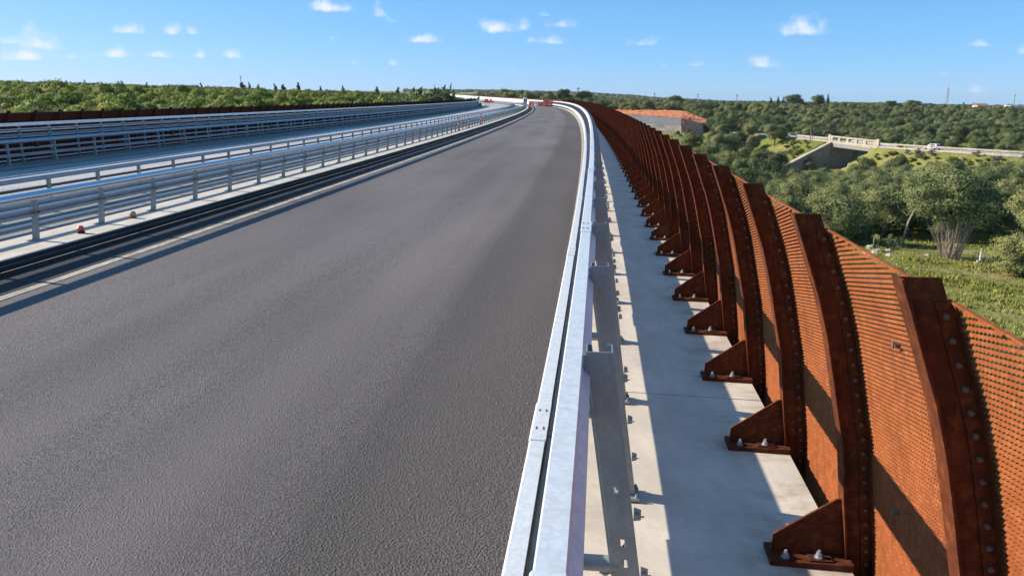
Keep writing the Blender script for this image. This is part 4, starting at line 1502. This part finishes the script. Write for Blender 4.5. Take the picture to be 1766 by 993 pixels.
def limbs(seed, h, spread, r0, n=5, zc=.9):
    r = random.Random(seed)
    mb = MB()
    b = [(0, 0, -.4), (r.uniform(-.1, .1), r.uniform(-.1, .1), h * .3), (r.uniform(-.2, .2), r.uniform(-.2, .2), h * .55)]
    mb.tube(b, [r0 * 1.35, r0, r0 * .75], 7)
    for k in range(n):
        a_ = 6.283 * k / n + r.uniform(-.4, .4)
        e = Vector((math.cos(a_) * spread * r.uniform(.5, 1), math.sin(a_) * spread * r.uniform(.5, 1), h * r.uniform(zc, zc + .5)))
        m_ = Vector(b[-1]).lerp(e, .5) + Vector((r.uniform(-.2, .2), r.uniform(-.2, .2), .25))
        mb.tube([b[-1], m_, e], [r0 * .55, r0 * .36, r0 * .1], 5, False)
    return mb


def tree_kind(n, mat, leaf, nleaf, nlobe, R, zc, trunk_h, seed0, bark='bark', **kw):
    out = []
    for k in range(n):
        r = np.random.default_rng(seed0 + k)
        RR_ = np.array(R) * r.uniform(.86, 1.14, 3)
        V_, F_, t_, n_ = crown_geo(nlobe, nleaf, RR_, leaf, seed0 + k, **kw)
        V_ = V_ + np.array([0, 0, zc])
        cm = raw_mesh("crown", V_, F_, A[mat], t_, nrm=n_)
        tm = limbs(seed0 + k, trunk_h, R[0] * .6, .17 * R[0] / 2.3).mesh("trunk", A[bark], True)
        out.append((cm, tm))
    return out


OLIVES = tree_kind(7, 'leaf_olive', .22, 11000, 30, (2.7, 2.7, 2.55), 2.85, 2.4, 100, lobe_r=(.26, .46), core=.35)
DARKS = tree_kind(4, 'leaf_dark', .28, 8500, 22, (2.9, 2.9, 2.7), 2.9, 2.2, 200)
BUSHES = tree_kind(4, 'leaf_green', .24, 3500, 12, (1.7, 1.7, 1.25), 1.0, .9, 300)
GREYS = tree_kind(3, 'leaf_grey', .24, 1600, 14, (1.9, 1.9, 1.6), 1.6, 1.6, 400, 'twig', core=.1)
YELLOWS = tree_kind(2, 'leaf_yellow', .24, 2400, 9, (1.5, 1.5, 1.0), .9, .8, 500)


def plant(name, kind, x, y, scale, label, cat, group=None, z=None, sz=1.0):
    z = tz(x, y) if z is None else z
    cm, tm = random.choice(kind)
    M = (Matrix.Translation((x, y, z)) @ Matrix.Rotation(random.uniform(0, 6.283), 4, 'Z')
         @ Matrix.Diagonal((scale, scale, scale * sz, 1)))
    root = empty(name, label, cat, group=group, M=M)
    place("trunk", tm, root, M)
    place("crown", cm, root, M)
    return root


def px_of(x, y, z):
    v = np.array([x, y, z - H])
    dd = v[1] * math.cos(TILT) - v[2] * math.sin(TILT)
    u = v[1] * math.sin(TILT) + v[2] * math.cos(TILT)
    return 883 + F * v[0] / dd, 496.5 - F * u / dd


taken = []


def free(x, y, r):
    for (a_, b_, c_) in taken:
        if (a_ - x) ** 2 + (b_ - y) ** 2 < ((c_ + r) * .5) ** 2:
            return False
    return True


RED_POLY = [tuple(p[:2]) for p in (at(1000, 189, 478), at(1175, 190, 462), at(1232, 211, 334), at(1212, 226, 282), at(1040, 226, 282))]


def in_poly(x, y, poly):
    c = False
    n = len(poly)
    for i in range(n):
        x0, y0 = poly[i]
        x1, y1 = poly[(i + 1) % n]
        if (y0 > y) != (y1 > y) and x < (x1 - x0) * (y - y0) / (y1 - y0) + x0:
            c = not c
    return c


# the big olive with bare twigs below, and its slender neighbour
def big_olive():
    p = ground_at(1655, 64)
    M = Matrix.Translation(p)
    root = empty("olive_tree", "big round olive tree with a skirt of bare twigs at the edge of the meadow", "tree", M=M)
    V_, F_, t_, n_ = crown_geo(34, 14000, (3.5, 3.2, 2.5), .22, 901, low=-.5)
    place("crown", raw_mesh("crown", V_ + np.array([0, 0, 4.5]), F_, A['leaf_olive'], t_, nrm=n_), root, M)
    limbs(77, 3.0, 1.9, .12, 7, 1.0).obj("trunk", A['bark'], root, M, True)
    r = random.Random(5)
    tw = MB()
    for k in range(95):
        a_ = r.uniform(0, 6.283)
        r0_, r1_ = r.uniform(.2, .8), r.uniform(.9, 2.1)
        h_ = r.uniform(2.2, 4.2)
        tw.tube([(math.cos(a_) * r0_, math.sin(a_) * r0_, -.1), (math.cos(a_ + .1) * (r0_ * .4 + r1_ * .55), math.sin(a_ + .1) * (r0_ * .4 + r1_ * .55), h_ * .5),
                 (math.cos(a_ + r.uniform(-.2, .2)) * r1_, math.sin(a_) * r1_, h_)], [.022, .015, .006], 3, False)
    tag(tw.obj("twigs", A['twig'], root, M), kind='stuff')
    taken.append((p[0], p[1], 4.6))
    p = ground_at(1568, 71)
    M = Matrix.Translation(p)
    root = empty("olive_tree", "slender young olive with a pale leaning trunk beside the prickly pear", "tree", M=M)
    V_, F_, t_, n_ = crown_geo(14, 4500, (1.7, 1.7, 1.9), .22, 902)
    place("crown", raw_mesh("crown", V_ + np.array([1.2, 0, 5.1]), F_, A['leaf_olive'], t_, nrm=n_), root, M)
    MB().tube([(0, 0, -.3), (.25, 0, 1.2), (.45, 0, 2.2), (1.0, 0, 3.6), (1.2, 0, 4.8)], [.13, .11, .10, .07, .04], 7).obj("trunk", A['twig'], root, M, True)
    taken.append((p[0], p[1], 1.6))
    # prickly pear
    p = ground_at(1546, 67.5)
    root = empty("prickly_pear", "prickly pear cactus with yellow-lit pads at the foot of the grove", "cactus", p)
    r = random.Random(9)
    PP = [(Vector(p) + Vector((r.uniform(-1.1, 1.1), r.uniform(-.5, .5), 0)), 0) for _ in range(7)]
    k = 0
    while k < len(PP) and len(PP) < 46:
        b, lv = PP[k]
        k += 1
        a_, tl = r.uniform(0, 3.14), r.uniform(-.5, .5)
        L_ = r.uniform(.42, .6)
        ax = Vector((math.cos(a_) * math.sin(tl), math.sin(a_) * math.sin(tl), math.cos(tl)))
        sd_ = ax.cross(Vector((math.cos(a_ + 1.57), math.sin(a_ + 1.57), .05))).normalized()
        nn = ax.cross(sd_).normalized()
        n = 10
        v = []
        for s_, t_ in ((1, .05), (-1, .05)):
            for q in range(n):
                w_ = 6.283 * q / n
                v.append(b + ax * (L_ * .5 * (1 - math.cos(w_))) + sd_ * (L_ * .36 * math.sin(w_)) + nn * s_ * t_ * .4)
        MB().add(v, [tuple(range(n)), tuple(range(n, 2 * n))[::-1]] + [(q, n + q, n + (q + 1) % n, (q + 1) % n) for q in range(n)]).obj("pad", A['cactus'], root)
        if lv < 4:
            for _ in range(r.choice((1, 2, 2))):
                PP.append((b + ax * L_ * .93 + sd_ * r.uniform(-.15, .15), lv + 1))
    taken.append((p[0], p[1], 1.0))
    # loose stones
    r = random.Random(3)
    st = []
    for k in range(6):
        n = 9
        pv = [Vector((math.cos(6.283 * q / n) * r.uniform(.8, 1.1), math.sin(6.283 * q / n) * r.uniform(.8, 1.1), 0)) for q in range(n)]
        v = [q * .8 + Vector((0, 0, -.3)) for q in pv] + [q + Vector((0, 0, r.uniform(.1, .25))) for q in pv] + [q * .5 + Vector((0, 0, r.uniform(.4, .6))) for q in pv]
        mb = MB().add(v, [(q, (q + 1) % n, n + (q + 1) % n, n + q) for q in range(n)] + [(n + q, n + (q + 1) % n, 2 * n + (q + 1) % n, 2 * n + q) for q in range(n)] + [tuple(range(2 * n, 3 * n))])
        st.append(mb.mesh("stone", A['stone']))
    for k in range(16):
        q = ground_at(r.uniform(1505, 1560), r.uniform(64, 70))
        o = place("stone", st[k % 6], None, Matrix.Translation(q) @ Matrix.Rotation(r.uniform(0, 6), 4, 'Z') @ Matrix.Scale(r.uniform(.14, .42), 4))
        tag(o, "pale field stone lying in the loose heap below the prickly pear", "stone", "stones heaped below the prickly pear")
    for k in range(7):
        q = ground_at(r.uniform(1600, 1740), r.uniform(58, 66))
        o = place("stone", st[k % 6], None, Matrix.Translation(q) @ Matrix.Rotation(r.uniform(0, 6), 4, 'Z') @ Matrix.Scale(r.uniform(.12, .28), 4))
        tag(o, "small pale stone lying in the grass around the big round olive", "stone", "stones in the meadow")
    q = ground_at(1711, 62)
    t = empty("marker_stake", "short white marker stake standing in the grass right of the big round olive", "stake", q)
    MB().tube([(q[0], q[1], q[2] - .1), (q[0] + .03, q[1], q[2] + 1.15)], .06, 6).obj("stake", A['white'], t)
    MB().box(q[0] - .2, q[0] + .2, q[1] - .1, q[1] + .1, q[2] - .1, q[2] + .22).obj("foot", A['stone'], t)


big_olive()

OL_LAB = "grey-green olive tree standing in the grove in front of the small bridge"
for (px, dd, sc, lab) in ((1452, 72, 1.05, "olive tree nearest the rusty screen, with a thin dark trunk in the open grass"), (1530, 78, 1.15, "tall dense grey-green olive directly behind the prickly pear"),
                          (1782, 57, .78, "low grey-green olive bush at the right edge of the meadow"), (1500, 74, .55, "small grey olive bush left of the prickly pear")):
    p = ground_at(px, dd)
    plant("olive_tree", OLIVES, p[0], p[1], sc, lab, "tree", z=p[2] - (1.1 * sc if 'bush' in lab else .4), sz=1.0)
    taken.append((p[0], p[1], 2.4 * sc))

individual = []
rr_ = random.Random(21)


def scatter(x0, x1, d0, d1, tries, rmin, fn, power=1.0):
    for _ in range(tries):
        px = rr_.uniform(x0, x1)
        dd = math.sqrt(rr_.uniform(d0 ** 2, d1 ** 2))
        r = ray(px, 300)
        x = r[0] / r[1] * dd
        ro, rs = road_near(np.array([x]), np.array([dd]))
        if -9.6 < ro[0] < 1.9:
            continue
        ov, pr, sd_ = ov_near(np.array([x]), np.array([dd]))
        if ov[0] < 5.6 or (OPEN0 - 18 < pr[0] < OPEN1 + 6 and ov[0] < 24 and sd_[0] != 0 and x < np.interp(pr[0], OVL, OV[:, 0])):
            continue
        if in_poly(x, dd, RED_POLY):
            continue
        if fn(px, x, dd) is False:
            continue


def grove(px, x, dd):
    if dd < 72 + (rr_.random() * 3):
        return False
    if not free(x, dd, 2.5):
        return False
    if len(individual) > 235:
        return False
    taken.append((x, dd, 3.2))
    sc = rr_.uniform(.78, 1.12)
    if px_of(x, dd, tz(x, dd) + 4.9 * sc)[1] < (266 if px < 1560 else 274):
        return False
    plant("olive_tree", OLIVES, x, dd, sc, OL_LAB, "tree", "olive trees of the grove", z=tz(x, dd) - .5, sz=rr_.uniform(.85, 1.1))
    individual.append(1)


scatter(1330, 1830, 72, 182, 2600, 5, grove)
n_ol = len(individual)
individual = []


def valley(px, x, dd):
    if 1040 < px < 1236 and dd < 300 and px_of(x, dd, tz(x, dd) + 6.5)[1] < 224:
        return False
    if not free(x, dd, 3.0) or len(individual) > 85:
        return False
    taken.append((x, dd, 4.6))
    k_ = rr_.random()
    if k_ < .14:
        plant("grey_bush", GREYS, x, dd, rr_.uniform(.8, 1.3), "leafless grey-brown bush among the dark valley trees", "bush", "grey bushes in the valley")
    elif k_ < .22:
        plant("yellow_bush", YELLOWS, x, dd, rr_.uniform(.9, 1.4), "bright yellow-green bush among the dark valley trees", "bush", "yellow-green bushes in the valley")
    else:
        plant("valley_tree", DARKS if k_ < .7 else OLIVES, x, dd, rr_.uniform(.9, 1.5), "dark green tree in the shaded valley beyond the rusty screen", "tree", "dark trees in the valley")
    individual.append(1)


scatter(1140, 1345, 88, 285, 1400, 5, valley)
lowb = 0
for _ in range(600):
    px, dd = rr_.uniform(1120, 1240), rr_.uniform(215, 298)
    x = (px - 883) / F * dd
    z_ = tz(x, dd)
    if lowb < 34 and px_of(x, dd, z_ + 2.2)[1] > 219 and free(x, dd, 1.0) and road_near(np.array([x]), np.array([dd]))[0][0] > 2.2:
        taken.append((x, dd, 1.6))
        plant("low_bush", (DARKS, GREYS, BUSHES)[lowb % 3], x, dd, rr_.uniform(.25, .42) * (1.6 if lowb % 3 == 2 else 1), "low bush on the slope at the foot of the grey retaining wall", "bush", "low bushes below the retaining wall")
        lowb += 1
# bare bushes on the bank left of the bridge and a prickly clump in front of the underpass
for (px, dd, knd, sc, lab) in ((1420, 246, GREYS, 1.7, "bare grey tree on the grassy bank above the wing wall"), (1395, 236, GREYS, 1.3, "low bare bush at the foot of the grassy bank"),
                               (1340, 262, YELLOWS, 1.4, "yellow-green bush at the left end of the pale rail"), (1318, 250, YELLOWS, 1.5, "large yellow-green bush left of the grassy bank"),
                               (1492, 206, DARKS, .85, "dark bush growing in front of the underpass mouth"), (1478, 209, GREYS, .7, "grey scrub in front of the underpass"),
                               (1548, 216, YELLOWS, 1.0, "yellow-green bush on the bank right of the underpass"), (1640, 192, YELLOWS, .9, "yellow-green bush on the bank below the white car"),
                               (1720, 180, GREYS, 1.1, "dry grey bush on the bank at the right"), (1082, 455, YELLOWS, 1.9, "bright yellow-green bush at the back of the red earth terrace"),
                               (1112, 470, DARKS, 1.2, "dark bush at the back of the red earth terrace")):
    p = ground_at(px, dd)
    plant("bank_bush", knd, p[0], p[1], sc, lab, "bush", None)

bank_n = 0
for _ in range(1800):
    px = rr_.uniform(1345, 1800)
    dd = rr_.uniform(175, 285)
    x = (px - 883) / F * dd
    ov, pr, sd_ = ov_near(np.array([x]), np.array([dd]))
    if not 5.4 < ov[0] < 15 or x > np.interp(pr[0], OVL, OV[:, 0]) or OPEN0 - 4 < pr[0] < OPEN1 + 3 or bank_n >= 130:
        continue
    k_ = rr_.random()
    plant("bank_bush", GREYS if k_ < .35 else YELLOWS if k_ < .7 else BUSHES, x, dd, rr_.uniform(.25, .6), "low dry bush on the grassy bank below the pale roadside rail", "bush", "low bushes on the road bank")
    bank_n += 1

# ------------------------------------------------------------------ woods as one mass each
class Mass:
    """a far wood or thicket: one object whose geometry nodes set the crowns of the trees that stand singly on its points"""

    def __init__(self):
        self.P = []

    def add(self, x, y, z, sc, rot):
        self.P.append((x, y, z, sc, rot))

    def obj(self, name, kinds):
        P = np.array(self.P)
        me = bpy.data.meshes.new(name)
        me.vertices.add(len(P))
        me.vertices.foreach_set("co", np.ascontiguousarray(P[:, :3], dtype=np.float32).ravel())
        for nm, col_ in (("sc", P[:, 3]), ("rot", P[:, 4])):
            at_ = me.attributes.new(nm, 'FLOAT', 'POINT')
            at_.data.foreach_set("value", np.ascontiguousarray(col_, dtype=np.float32))
        o = tag(link(bpy.data.objects.new(name, me)), kind='stuff')
        ng = bpy.data.node_groups.new(name + "_set", 'GeometryNodeTree')
        ng.interface.new_socket("Geometry", in_out='INPUT', socket_type='NodeSocketGeometry')
        ng.interface.new_socket("Geometry", in_out='OUTPUT', socket_type='NodeSocketGeometry')
        N, L = ng.nodes, ng.links
        gi, go = N.new('NodeGroupInput'), N.new('NodeGroupOutput')
        jn = N.new('GeometryNodeJoinGeometry')
        for src in kinds:
            oi = N.new('GeometryNodeObjectInfo')
            oi.inputs[0].default_value = src
            oi.transform_space = 'ORIGINAL'
            gt = N.new('GeometryNodeGeometryToInstance')
            L.new(oi.outputs['Geometry'], gt.inputs[0])
            L.new(gt.outputs[0], jn.inputs[0])
        ip = N.new('GeometryNodeInstanceOnPoints')
        L.new(gi.outputs[0], ip.inputs['Points'])
        L.new(jn.outputs[0], ip.inputs['Instance'])
        ip.inputs['Pick Instance'].default_value = True
        na = N.new('GeometryNodeInputNamedAttribute')
        na.data_type = 'FLOAT'
        na.inputs[0].default_value = "sc"
        L.new(na.outputs[0], ip.inputs['Scale'])
        nr = N.new('GeometryNodeInputNamedAttribute')
        nr.data_type = 'FLOAT'
        nr.inputs[0].default_value = "rot"
        cx = N.new('ShaderNodeCombineXYZ')
        L.new(nr.outputs[0], cx.inputs[2])
        L.new(cx.outputs[0], ip.inputs['Rotation'])
        rl = N.new('GeometryNodeInputIndex')
        L.new(rl.outputs[0], ip.inputs['Instance Index'])
        L.new(ip.outputs[0], go.inputs[0])
        md = o.modifiers.new("crowns", 'NODES')
        md.node_group = ng
        return o


wood, scrub, wood2, greys = Mass(), Mass(), Mass(), Mass()
R2 = np.random.default_rng(77)


OVPX = np.array([px_of(OV[i, 0], OV[i, 1], OVZ[i]) for i in range(len(OV))])


def hides_road(px, dd, top):
    if not 1310 < px < 1800:
        return False
    return dd < np.interp(px, OVPX[:, 0], OV[:, 1]) and top < np.interp(px, OVPX[:, 0], OVPX[:, 1]) + 9


def spread(px0, px1, d0, d1, n, put):
    px = R2.uniform(px0, px1, n)
    dd = np.sqrt(R2.uniform(d0 ** 2, d1 ** 2, n))
    x = (px - 883) / F * dd * 1.0 / math.cos(TILT) * math.cos(TILT)
    ro, rs = road_near(x, dd)
    ov, pr, sd_ = ov_near(x, dd)
    zz = terrain(x, dd)
    for k in range(n):
        if -9.8 < ro[k] < 2.2 and rs[k] < 164:
            continue
        if ov[k] < 7.0 or in_poly(x[k], dd[k], RED_POLY):
            continue
        put(px[k], x[k], dd[k], zz[k])


def put_right(px, x, dd, z):
    if dd < 285 and not free(x, dd, 3.2):
        return
    if 1040 < px < 1236 and dd < 300 and px_of(x, dd, z + 6.5)[1] < 224:
        return
    if 200 < dd < 270 and px > 1300 and ov_near(np.array([x]), np.array([dd]))[2][0] * 1 != 0 and x < np.interp(dd, OV[::-1, 1], OV[::-1, 0]) and px < 1545:
        return
    sc = R2.uniform(.6, 1.3) * (1.0 if dd < 900 else 1.35)
    if hides_road(px, dd, px_of(x, dd, z + 4.6 * sc)[1]):
        return
    zone = float(vnoise(x, dd, 90, 8))
    m_ = greys if R2.uniform() < (.10 if dd < 420 else .03) else wood2 if zone > R2.uniform(-.5, .7) else wood
    m_.add(x, dd, z - 1.0 * sc, sc * (1.3 if m_ is greys else 1), R2.uniform(0, 6.28))


def put_far(px, x, dd, z):
    wood.add(x, dd, z - 1.5, R2.uniform(1.6, 2.8), R2.uniform(0, 6.28))


spread(1180, 1900, 190, 420, 1250, put_right)
spread(960, 1900, 420, 900, 2600, put_right)
spread(820, 1900, 900, 2600, 3000, put_right)
spread(700, 1900, 2600, 5600, 2600, put_far)
spread(1000, 1180, 470, 700, 260, put_right)


def put_left(px, x, dd, z):
    mid = dd < 230
    zone = float(vnoise(x, dd, 40, 9))
    sc = R2.uniform(.6, 1.25)
    if dd > 270:
        wood.add(x, dd, z - 1.2 * sc, sc * .65, R2.uniform(0, 6.28))
        return
    if zone > R2.uniform(-.9, 0):
        scrub.add(x, dd, z - .1, sc * .85, R2.uniform(0, 6.28))
    else:
        (wood2 if R2.uniform() < .7 else wood).add(x, dd, z - 1.2 * sc, sc * .55, R2.uniform(0, 6.28))


spread(-300, 790, 62, 230, 5200, put_left)
spread(-300, 800, 230, 300, 3200, put_left)
spread(-300, 860, 300, 900, 2200, put_left)
spread(-300, 900, 900, 2200, 900, put_left)
spread(860, 1010, 250, 900, 500, put_right)



# shrubs of the thicket that stand out singly
nb_ = 0
for _ in range(420):
    px = rr_.uniform(-20, 770)
    dd = math.sqrt(rr_.uniform(70 ** 2, 190 ** 2))
    x = (px - 883) / F * dd
    ro, rs = road_near(np.array([x]), np.array([dd]))
    if -10 < ro[0] < 2 or nb_ >= 120 or not free(x, dd, 2.0):
        continue
    taken.append((x, dd, 2.0))
    plant("green_shrub", BUSHES, x, dd, rr_.uniform(.8, 1.35), "bright green shrub of the sunlit thicket beyond the far rusty screen", "shrub", "green shrubs of the thicket")
    nb_ += 1

def crowns_of(kind, n):
    """crown objects of trees that stand singly in the scene"""
    out = []
    for cm, _ in kind[:n]:
        for o in COL.objects:
            if o.type == 'MESH' and o.data == cm:
                out.append(o)
                break
    return out


wood.obj("far_wood", crowns_of(DARKS, 4) + crowns_of(OLIVES, 1))
wood2.obj("olive_wood", crowns_of(OLIVES, 7))
scrub.obj("green_thicket", crowns_of(BUSHES, 4))
greys.obj("bare_wood", crowns_of(GREYS, 3))

# ------------------------------------------------------------------ single trees, masts and houses on the skyline
CY = tree_kind(3, 'leaf_dark', .45, 1500, 12, (.9, .9, 4.2), 4.4, 2.0, 800, lobe_r=(.3, .5))
PINE = tree_kind(3, 'leaf_dark', .55, 3000, 16, (3.4, 3.4, 2.6), 4.4, 4.0, 820)


def sky_tree(px, ytop, dd, kind, name, lab, cat="tree", w=1.0, group=None):
    p = ground_at(px, dd)
    top = at(px, ytop, dd)[2]
    nat = 8.6 if kind is CY else 7.0
    sz = max(.4, (top - p[2]) / nat)
    cm, tm = kind[int(px) % 3]
    M = Matrix.Translation(p) @ Matrix.Rotation(px, 4, 'Z') @ Matrix.Diagonal((sz * w, sz * w, sz, 1))
    root = empty(name, lab, cat, group=group, M=M)
    place("trunk", tm, root, M)
    place("crown", cm, root, M)


sky_tree(1416, 163, 620, CY, "cypress", "slim dark cypress standing alone on the skyline above the small bridge", w=1.0)
for px, y in ((1320, 168), (1332, 167), (1341, 168), (1350, 169), (1532, 172), (1646, 174), (1664, 175)):
    sky_tree(px, y, 640, CY, "cypress", "short dark cypress in a skyline row over the right hillside", w=1.3, group="skyline cypresses")
for px, y, w_, lab in ((1360, 163, 1.2, "dark round pine on the skyline left of the lone cypress"), (1398, 164, 1.1, "dark pine on the skyline just left of the lone cypress"),
                       (1558, 173, 1.5, "broad dark pine on the skyline near the lattice mast"), (1520, 173, 1.2, "dark round pine on the skyline between the lone cypress and the mast")):
    sky_tree(px, y, 600, PINE, "pine_tree", lab, w=w_)
sky_tree(968, 152.5, 300, PINE, "pine_tree", "big dark round tree on the skyline above the orange barriers", w=1.0)
sky_tree(945, 158, 290, PINE, "pine_tree", "conical dark tree behind the grey cabin at the bend", w=.75)
sky_tree(905, 156, 420, CY, "cypress", "dark pointed tree over the white rail at the far bend", w=1.8)
sky_tree(1003, 157, 520, PINE, "pine_tree", "small flat-topped tree on the skyline right of the bend", w=1.4)
sky_tree(1158, 165, 640, PINE, "pine_tree", "dark round tree on the skyline above the red earth terrace", w=1.4)
for px, y, dd, w_ in ((60, 139, 300, 1.2), (140, 138.5, 300, 1.5), (165, 138, 300, 1.1), (188, 138.5, 300, 1.3), (228, 140, 310, 1.4), (268, 141, 310, 1.5), (305, 142.5, 320, 1.2), (360, 143, 330, 1.5), (428, 139, 330, 2.2),
                      (441, 142, 330, 1.2), (455, 142, 330, 1.1), (484, 143.5, 340, 1.6), (497, 143, 340, 1.9), (523, 140.5, 340, 1.4), (560, 146, 350, 1.1), (598, 147, 360, 1.6), (655, 148.5, 360, 1.9), (690, 150.5, 370, 2.0)):
    sky_tree(px, y, dd, CY, "cypress", "small dark conifer along the ridge behind the green thicket", w=w_, group="conifers on the left ridge")
for px, y in ((720, 157), (738, 157), (752, 159), (768, 160)):
    sky_tree(px, y, 205, PINE, "pine_tree", "olive-green tree at the right end of the thicket by the far road", w=1.0, group="trees at the end of the thicket")


def mast(px, y, dd, label, lattice=True, r=.5):
    p = ground_at(px, dd)
    top = at(px, y, dd)[2]
    t = empty("radio_mast" if lattice else "utility_pole", label, "mast" if lattice else "pole", p)
    if not lattice:
        MB().tube([(p[0], p[1], p[2] - 1), (p[0], p[1], top)], r, 6).obj("shaft", A['wood_pole'], t)
        MB().box(p[0] - r * 4, p[0] + r * 4, p[1] - .1, p[1] + .1, top - 1.2, top - .8).obj("crossarm", A['wood_pole'], t)
        return
    h = top - p[2]
    w0, w1 = 1.0, .4
    cs = [(-1, -1), (1, -1), (1, 1), (-1, 1)]
    for a_, b_ in cs:
        MB().tube([(p[0] + a_ * w0, p[1] + b_ * w0, p[2] - 1), (p[0] + a_ * w1, p[1] + b_ * w1, top)], .14, 5).obj("leg", A['mast'], t)
    br = MB()
    n = 9
    for k in range(n):
        z0, z1 = k / n, (k + 1) / n
        q0, q1 = w0 + (w1 - w0) * z0, w0 + (w1 - w0) * z1
        for c0, c1 in zip(cs, cs[1:] + cs[:1]):
            br.tube([(p[0] + c0[0] * q0, p[1] + c0[1] * q0, p[2] + h * z0), (p[0] + c1[0] * q1, p[1] + c1[1] * q1, p[2] + h * z1)], .07, 4)
    br.obj("bracing", A['mast'], t)
    MB().tube([(p[0], p[1], top), (p[0], p[1], top + 3)], .15, 5).obj("antenna", A['mast'], t)


mast(1617, 152, 760, "lattice radio mast rising over the trees on the right skyline")
mast(994, 151, 800, "thin pole on the skyline right of the far bend", False, .5)
mast(1123, 160, 800, "thin pole on the skyline left of the round tree above the red earth", False, .3)
mast(1196, 162, 800, "thin pole on the skyline right of the round tree above the red earth", False, .3)
mast(1262, 163, 800, "thin pole on the skyline above the dark valley trees", False, .3)
mast(427, 131, 700, "thin pale pole on the left ridge above the thicket", False, .25)
mast(1731, 163, 800, "thin pole on the right skyline near the white building", False, .25)


def house(px, y0, w_, h_, dd, label, roof=True):
    c = at(px, y0, dd)
    M = Matrix.Translation((c[0], c[1], c[2]))
    t = empty("house", label, "house", M=M)
    MB().box(-w_ / 2, w_ / 2, -4, 4, -6, h_).obj("wall", A['plaster'], t, M)
    if roof:
        MB().prism([(-4.4, h_ + .01), (4.4, h_ + .01), (0, h_ + 1.6)], 'x', -w_ / 2 - .4, w_ / 2 + .4).obj("roof", A['roof'], t, M)
    else:
        MB().box(-w_ / 2 - .2, w_ / 2 + .2, -4.2, 4.2, h_ + .01, h_ + .4).obj("roof", A['plaster'], t, M)
    for k in range(max(2, int(w_ / 4))):
        x = -w_ / 2 + (k + .5) * w_ / max(2, int(w_ / 4))
        f_ = MB().box(x - .6, x + .6, -4.05, -4.002, h_ * .35, h_ * .8).obj("window", A['white'], t, M)
        MB().box(x - .48, x + .48, -4.08, -4.052, h_ * .4, h_ * .76).obj("pane", A['glass'], f_, M)


house(1690, 188, 8, 2.4, 620, "pale house with a tiled roof half hidden among trees on the right hillside")
house(1752, 187, 14, 1.9, 640, "long low white building on the right skyline", False)


# ------------------------------------------------------------------ meadow grass
def meadow():
    r = np.random.default_rng(5)
    n = 20000
    px = r.uniform(1380, 1860, n)
    dd = np.sqrt(r.uniform(38 ** 2, 84 ** 2, n))
    x = (px - 883) / F * dd
    z = terrain(x, dd)
    cl = vnoise(x, dd, 7, 11) * .5 + vnoise(x, dd, 2.3, 12) * .5
    keep = r.uniform(0, 1, n) < (.55 + .45 * cl)
    clear = np.exp(-((dd - 66) / 4.5) ** 2) * np.exp(-((px - 1640) / 130) ** 2)
    keep &= r.uniform(0, 1, n) > clear * 1.05 + np.clip(vnoise(x, dd, 11, 15) - .15, 0, 1) * .8
    x, dd, z, cl = x[keep], dd[keep], z[keep], cl[keep]
    n = len(x)
    nb = 5
    hgt = (.12 + .30 * np.clip(cl + .3, 0, 1))[:, None] * r.uniform(.5, 1.3, (n, nb))
    a_ = r.uniform(0, 6.283, (n, nb))
    ln = r.uniform(.1, .5, (n, nb)) * hgt
    w_ = r.uniform(.03, .07, (n, nb))
    bx = x[:, None] + r.normal(0, .16, (n, nb))
    by = dd[:, None] + r.normal(0, .16, (n, nb))
    bz = np.repeat(z[:, None], nb, 1) - .05
    pa = r.uniform(0, 6.283, (n, nb))
    v0 = np.stack([bx - np.cos(pa) * w_, by - np.sin(pa) * w_, bz], -1)
    v1 = np.stack([bx + np.cos(pa) * w_, by + np.sin(pa) * w_, bz], -1)
    v2 = np.stack([bx + np.cos(a_) * ln, by + np.sin(a_) * ln, bz + hgt], -1)
    V_ = np.stack([v0, v1, v2], 2).reshape(-1, 3)
    F_ = np.arange(len(V_)).reshape(-1, 3)
    tint = np.clip(.42 + .4 * vnoise(x, dd, 12, 13) + r.uniform(-.3, .4, n), 0, 1)
    tint = np.repeat(tint, nb * 3)
    gn_ = np.repeat(r.normal(0, .38, (n * nb, 3)) + np.array([-.15, 0, .9]), 3, 0)
    gn_ /= np.linalg.norm(gn_, axis=1)[:, None]
    tag(link(bpy.data.objects.new("meadow_grass", raw_mesh("meadow_grass", V_, F_, A['grass'], tint, nrm=gn_))), kind='stuff')


meadow()


# ------------------------------------------------------------------ thin air haze over the plain
hz = MB().box(-7200, 7200, -7200, 7200, -90, 95).obj("haze", A['white'])
hm = bpy.data.materials.new("air_haze")
hm.use_nodes = True
hm.node_tree.nodes.clear()
ho = hm.node_tree.nodes.new("ShaderNodeOutputMaterial")
hv = hm.node_tree.nodes.new("ShaderNodeVolumePrincipled")
hv.inputs['Color'].default_value = (.86, .93, 1.0, 1)
hv.inputs['Density'].default_value = HAZE
hv.inputs['Anisotropy'].default_value = 0.0
hm.node_tree.links.new(hv.outputs[0], ho.inputs['Volume'])
hz.data.materials.clear()
hz.data.materials.append(hm)
tag(hz, kind='stuff')
